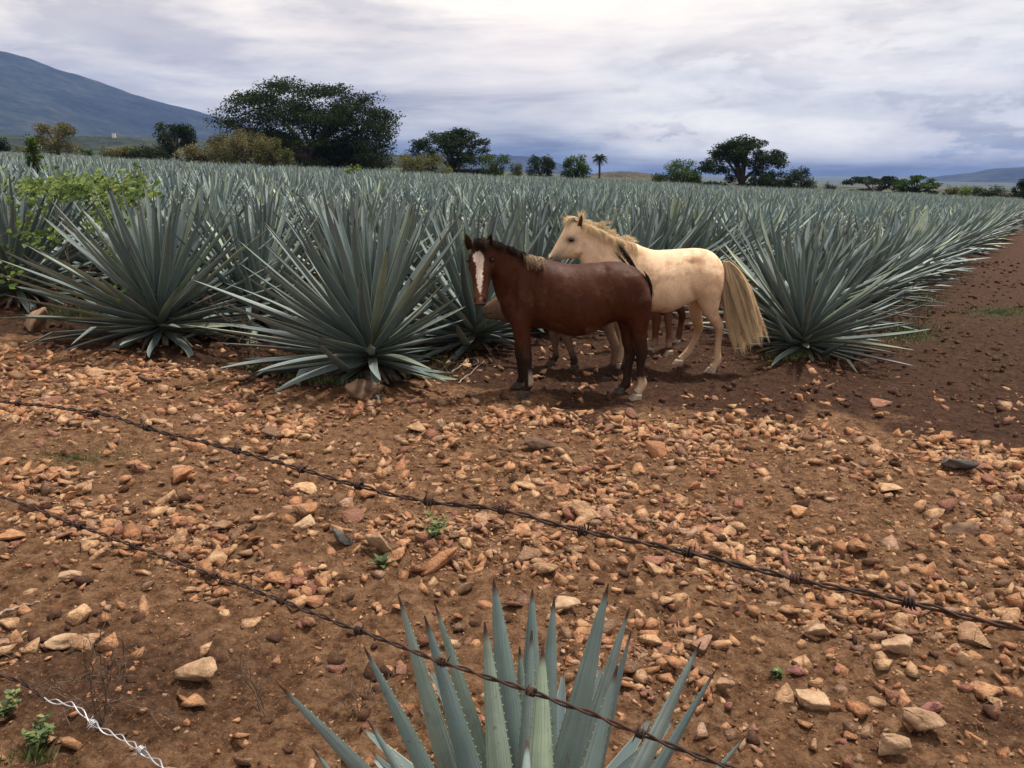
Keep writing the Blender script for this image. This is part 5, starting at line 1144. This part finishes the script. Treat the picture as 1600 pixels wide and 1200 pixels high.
def tree(cx, hw, ytop, ybase, D, kind, label, name='tree', style='round', n=5200, leaf=.30, seed=0, cat='tree', group=None, nb=34):
    n = int(n * 1.4); rng = np.random.default_rng(seed); az_ = math.atan((cx - 800) / FPX); X = D * math.tan(az_); Yd = D
    gzz = float(slope_z(X, Yd)); dep = D * math.cos(PITCH); zt = PY(cx, ytop, D).z; rad = hw / FPX * D; H = zt - gzz
    root = empty(name, (X, Yd, gzz), label=label, cat=cat, group=group)
    zb = max(.3, PY(cx, ybase + (10 if style != 'bush' else 0), D).z - gzz)           # where the crown may start
    blobs = []
    for i in range(nb):
        a = rng.uniform(0, 6.28)
        if style == 'umbrella':
            r = math.sqrt(rng.uniform(0, 1)) * .90; top = (1 - r**2.4)**.6 if r < 1 else 0
            lay = rng.choice([0, 0, 0, 1, 1, 2, 3]); z = zb + (H - zb) * (.14 + rng.uniform(.66, .80) * top) - lay * (H - zb) * .20 * rng.uniform(.6, 1.3)
            blobs.append((r * rad * math.cos(a), r * rad * .9 * math.sin(a), max(z, zb + .04 * H), rad * rng.uniform(.11, .21), (H - zb) * rng.uniform(.045, .085)))
        elif style == 'round':
            r = rng.uniform(0, .72) ; u = rng.uniform(-1.0, .8); rr = math.sqrt(max(0, 1 - max(u, 0)**2 - .25 * min(u, 0)**2)) * .74 * rng.uniform(.3, 1)**.4
            blobs.append((rr * rad * math.cos(a), rr * rad * math.sin(a), zb + (H - zb) * (.5 + .42 * u), rad * rng.uniform(.20, .36), (H - zb) * rng.uniform(.10, .17)))
        else:   # spread bush
            r = math.sqrt(rng.uniform(0, 1)) * .85; top = math.sqrt(1 - r * r)
            blobs.append((r * rad * math.cos(a), r * rad * .6 * math.sin(a), H * rng.uniform(.25, .85) * (top * .55 + .45), rad * rng.uniform(.14, .25), H * rng.uniform(.10, .19)))
    BB = np.array(blobs); w = BB[:, 3]**2 * BB[:, 4]; w = w**.7; w /= w.sum(); bi = rng.choice(nb, n, p=w)
    q = rng.normal(size=(n, 3)); q /= np.linalg.norm(q, axis=1)[:, None]; q *= (rng.random(n)**.45)[:, None] * rng.uniform(.8, 1.15, (n, 1))
    P = BB[bi, :3] + q * np.stack([BB[bi, 3], BB[bi, 3], BB[bi, 4]], 1); P[:, 2] = np.maximum(P[:, 2], .2)
    D_ = q * [1, 1, .6] + rng.normal(0, .6, (n, 3)); v, f = leafquads(P, D_, np.tile([0, 0, 1.0], (n, 1)) + rng.normal(0, .55, (n, 3)), rng.uniform(.6, 1.3, n) * leaf * .82, rng.uniform(.5, .9, n) * leaf)
    tint = np.clip(.16 * rng.random(n) + .5 * rng.random(nb)[bi] , 0, .64)
    link('crown', mk('crown', v, f, M_L[kind], False, None, {'tint': np.repeat(tint, 5)}), root)
    B = MB(); tr = rad * (.07 if style == 'umbrella' else .06) + .08; fork = zb + (H - zb) * (.12 if style == 'umbrella' else .25) if zb > .5 else H * .2
    B.add(*tube([[0, 0, -.5], [.05, 0, fork * .5], [0, .05, fork]], [tr * 1.25, tr, tr * .85], 8))
    for i in rng.choice(nb, min(nb, 12), replace=False):
        e = BB[i, :3]; m = np.array([e[0] * .45, e[1] * .45, fork + (e[2] - fork) * .6]); t = np.linspace(0, 1, 7)[:, None]; s0 = np.array([0, 0, fork * .9])
        path = (1 - t)**2 * s0 + 2 * t * (1 - t) * m + t**2 * e + rng.normal(0, .04 * rad * .2, (7, 3)); B.add(*tube(path, np.linspace(tr * .55, tr * .12, 7), 5))
    link('trunk', B.mesh('trunk', M_BARK, True), root); return root
G = 'trees and bushes beyond the agave field'
T_ = lambda *a, **k: tree(*a, group=G, **k)
T_(495, 146, 116, 252, 125, 'dark', 'huge dark spreading tree with a domed crown, biggest in the picture', style='umbrella', n=26000, leaf=.36, seed=1, nb=150)
T_(500, 125, 150, 262, 128, 'dark', 'dense dark lower tree under the right side of the huge domed one', style='bush', n=12000, leaf=.36, seed=31, nb=50)
T_(563, 62, 190, 262, 124, 'dark', 'dark bushy growth at the right foot of the huge domed tree', style='bush', n=5500, leaf=.32, seed=32)
T_(296, 34, 184, 236, 150, 'dark', 'compact dark green round tree left of the huge domed tree', n=5200, leaf=.36, seed=2)
T_(335, 42, 214, 252, 105, 'tan', 'tan flowering bush, leftmost of the pale bushes before the huge tree', style='bush', n=3800, leaf=.24, seed=3, cat='bush')
T_(395, 58, 197, 256, 108, 'tan', 'large tan and green bush in the middle of the pale bushes before the huge tree', style='bush', n=6500, leaf=.24, seed=4, cat='bush')
T_(440, 34, 204, 258, 106, 'olive', 'olive bush at the right end of the pale bushes before the huge tree', style='bush', n=3600, leaf=.24, seed=5, cat='bush')
T_(370, 26, 200, 250, 112, 'green', 'small green bush peeking above the tan bushes', style='bush', n=2000, leaf=.24, seed=33, cat='bush')
T_(118, 38, 188, 232, 130, 'tan', 'yellowish open tree near the left edge below the mountain', n=3800, leaf=.30, seed=6)
T_(20, 28, 204, 236, 150, 'dark', 'dark tree at the very left edge', style='bush', n=2600, leaf=.34, seed=7)
T_(215, 34, 220, 244, 130, 'olive', 'low olive bush right of the yellowish tree', style='bush', n=2400, leaf=.26, seed=8, cat='bush')
T_(255, 36, 222, 246, 128, 'dark', 'low dark bush left of the compact round tree', style='bush', n=2400, leaf=.26, seed=9, cat='bush')
T_(66, 20, 226, 240, 160, 'olive', 'small pale bush between the left edge tree and the yellowish tree', style='bush', n=900, leaf=.3, seed=10, cat='bush')
T_(160, 14, 226, 240, 150, 'green', 'tiny green bush behind the field right of the yellowish tree', style='bush', n=700, leaf=.3, seed=11, cat='bush')
T_(712, 70, 198, 262, 140, 'dark', 'dark flat-topped tree right of the huge domed tree', style='umbrella', n=11000, leaf=.36, seed=12, nb=80)
T_(666, 50, 232, 268, 112, 'olive', 'olive speckled bush before the dark flat-topped tree', style='bush', n=4200, leaf=.24, seed=13, cat='bush')
T_(776, 26, 232, 270, 130, 'green', 'green bush at the right end of the flat-topped tree', style='bush', n=2200, leaf=.26, seed=14, cat='bush')
T_(808, 12, 246, 270, 140, 'olive', 'small olive shrub between the green bush and a round dark tree', style='bush', n=900, leaf=.26, seed=15, cat='bush')
T_(843, 26, 241, 272, 150, 'dark', 'round dark tree left of the ragged tree and the palm', n=2600, leaf=.32, seed=16)
T_(896, 25, 238, 274, 150, 'green', 'ragged green tree directly left of the palm', n=1700, leaf=.42, seed=17)
T_(1058, 34, 247, 284, 150, 'green', 'rounded green tree left of the large tree on the right', n=4200, leaf=.32, seed=18)
T_(1022, 18, 268, 284, 150, 'green', 'low green bush at the left of the rounded green tree', style='bush', n=900, leaf=.3, seed=19, cat='bush')
T_(1148, 69, 209, 284, 135, 'dark', 'large dark tree with a fan of visible limbs, standing on the right', style='umbrella', n=15000, leaf=.34, seed=20, nb=95)
T_(1222, 44, 256, 288, 140, 'dark', 'lower dark tree touching the right of the fan-limbed tree', style='bush', n=3200, leaf=.32, seed=21)
T_(1180, 20, 262, 286, 130, 'dark', 'small dark bush under the fan-limbed tree', style='bush', n=1200, leaf=.3, seed=34, cat='bush')
T_(1280, 14, 283, 292, 170, 'dark', 'tiny dark bush right of the lower dark tree', style='bush', n=500, leaf=.3, seed=22, cat='bush')
T_(1352, 52, 273, 296, 175, 'dark', 'long low flat tree, left one of the pair toward the right', style='umbrella', n=4200, leaf=.4, seed=23)
T_(1412, 40, 271, 298, 150, 'green', 'low spreading tree, right one of the pair toward the right', style='umbrella', n=4000, leaf=.34, seed=24)
T_(1468, 16, 288, 302, 150, 'olive', 'low olive shrub right of the low pair of trees', style='bush', n=900, leaf=.3, seed=25, cat='bush')
T_(1520, 44, 287, 304, 180, 'dark', 'long dark hedge-like bush near the right edge', style='bush', n=3000, leaf=.34, seed=26, cat='bush')
T_(1582, 23, 278, 306, 150, 'dark', 'rounded dark bush at the right edge', style='bush', n=2400, leaf=.34, seed=27, cat='bush')
T_(1490, 10, 284, 303, 140, 'bright', 'small yellow-green shrub before the long dark bush', style='bush', n=500, leaf=.3, seed=28, cat='bush')
# palm
def palm(px, ytop, ybase, D):
    X = D * (px - 800) / FPX; g0 = float(slope_z(X, D)); zt = PY(px, ytop + 9, D).z - g0; root = empty('palm_tree', (X, D, g0), label='thin palm tree standing alone on the horizon', cat='palm', group=G)
    v, f = tube([[0, 0, -.3], [.03, 0, zt * .5], [0, 0, zt]], [.26, .2, .17], 8); link('trunk', mk('trunk', v, f, M_BARK, True), root); rng = np.random.default_rng(2)
    for i in range(26):
        a = i * 2.4; el_ = rng.uniform(-.7, 1.2); B = MB(); t = np.linspace(0, 1, 8); Lf = 1.5
        x = Lf * t * math.cos(el_); z = Lf * t * math.sin(el_) - .7 * t**2; P = np.stack([x * math.cos(a), x * math.sin(a), z + zt], 1); v, f = tube(P, np.linspace(.04, .01, 8), 4); B.add(v, f)
        n = 26; tt = np.linspace(.2, 1, n); C = np.stack([np.interp(tt, t, P[:, c]) for c in range(3)], 1); sd = np.array([-math.sin(a), math.cos(a), -.5])
        for s in (-1, 1):
            v, f = leafquads(C, np.tile(sd * [s, s, 1] + [math.cos(a) * .5, math.sin(a) * .5, 0], (n, 1)), np.tile([0, 0, 1.0], (n, 1)), np.full(n, .5), np.full(n, .09)); B.add(v, f)
        link('frond', B.mesh('frond', M_L['dark']), root)
palm(932, 237, 276, 160)
# young bush and shoots standing in the field
T2 = lambda *a, **k: tree(*a, group='shrubs growing among the agaves', **k)
T2(82, 13, 208, 262, 30, 'green', 'slender leafy sapling rising from the agaves above the vine', name='sapling', style='round', n=420, leaf=.13, seed=41, cat='sapling')
T2(240, 14, 252, 285, 24, 'tan', 'pinkish dried weed head among agaves at upper left', name='shrub', style='bush', n=500, leaf=.10, seed=42, cat='shrub')
T2(560, 16, 252, 262, 70, 'bright', 'pale green shoots sticking up at the field\'s far edge below the huge tree', name='shrub', style='bush', n=400, leaf=.18, seed=43, cat='shrub')
# two tiny farm houses on the far fields
M_WALLW = mat_simple('white_wall', [(.3, (.6, .58, .55)), (.7, (.75, .73, .70))], .5, .9)
M_ROOFR = mat_simple('clay_roof', [(.3, (.25, .10, .06)), (.7, (.35, .16, .10))], .5, .9)
def house(px, py, D, w, lab):
    p = PY(px, py, D); root = empty('farm_house', tuple(p), label=lab, cat='house'); h = w * .35
    V = np.array([(x, y, z) for z in (-4, h) for y in (-w * .3, w * .3) for x in (-w / 2, w / 2)]); F = [(0, 1, 5, 4), (1, 3, 7, 5), (3, 2, 6, 7), (2, 0, 4, 6)]
    link('wall', mk('wall', V, np.array(F), M_WALLW), root)
    V = np.array([(-w * .53, -w * .34, h * .98), (w * .53, -w * .34, h * .98), (w * .53, 0, h * 1.5), (-w * .53, 0, h * 1.5), (-w * .53, w * .34, h * .98), (w * .53, w * .34, h * .98)]); link('roof', mk('roof', V, [np.array([(0, 1, 2, 3), (3, 2, 5, 4)]), np.array([(0, 3, 4), (1, 5, 2)])], M_ROOFR), root)
house(178, 211, 1240, 4.5, 'tiny white farm house far away on the pale field below the mountain')
house(62, 225, 620, 4, 'tiny white shed seen far off between trees at the left')
# ------------------------------------------------------------------ air
def haze():
    V = np.array([(x, y, z) for z in (-260, 930) for y in (-8600, 8600) for x in (-8600, 8600)], float)
    F = np.array([(0, 2, 3, 1), (4, 5, 7, 6), (0, 1, 5, 4), (1, 3, 7, 5), (3, 2, 6, 7), (2, 0, 4, 6)])
    m = bpy.data.materials.new('haze_air'); m.use_nodes = True; t = m.node_tree
    for n in list(t.nodes): t.nodes.remove(n)
    o = t.nodes.new('ShaderNodeOutputMaterial'); v = t.nodes.new('ShaderNodeVolumePrincipled'); v.inputs['Color'].default_value = (.26, .44, 1.0, 1); v.inputs['Density'].default_value = 6.5e-5; v.inputs['Anisotropy'].default_value = 0.0
    t.links.new(v.outputs[0], o.inputs['Volume']); m.cycles.homogeneous_volume = True if hasattr(m.cycles, 'homogeneous_volume') else None
    tag(link('haze', mk('haze', V, F, m)), 'pale blue air between the camera and the mountains', 'haze', kind='stuff')
haze()
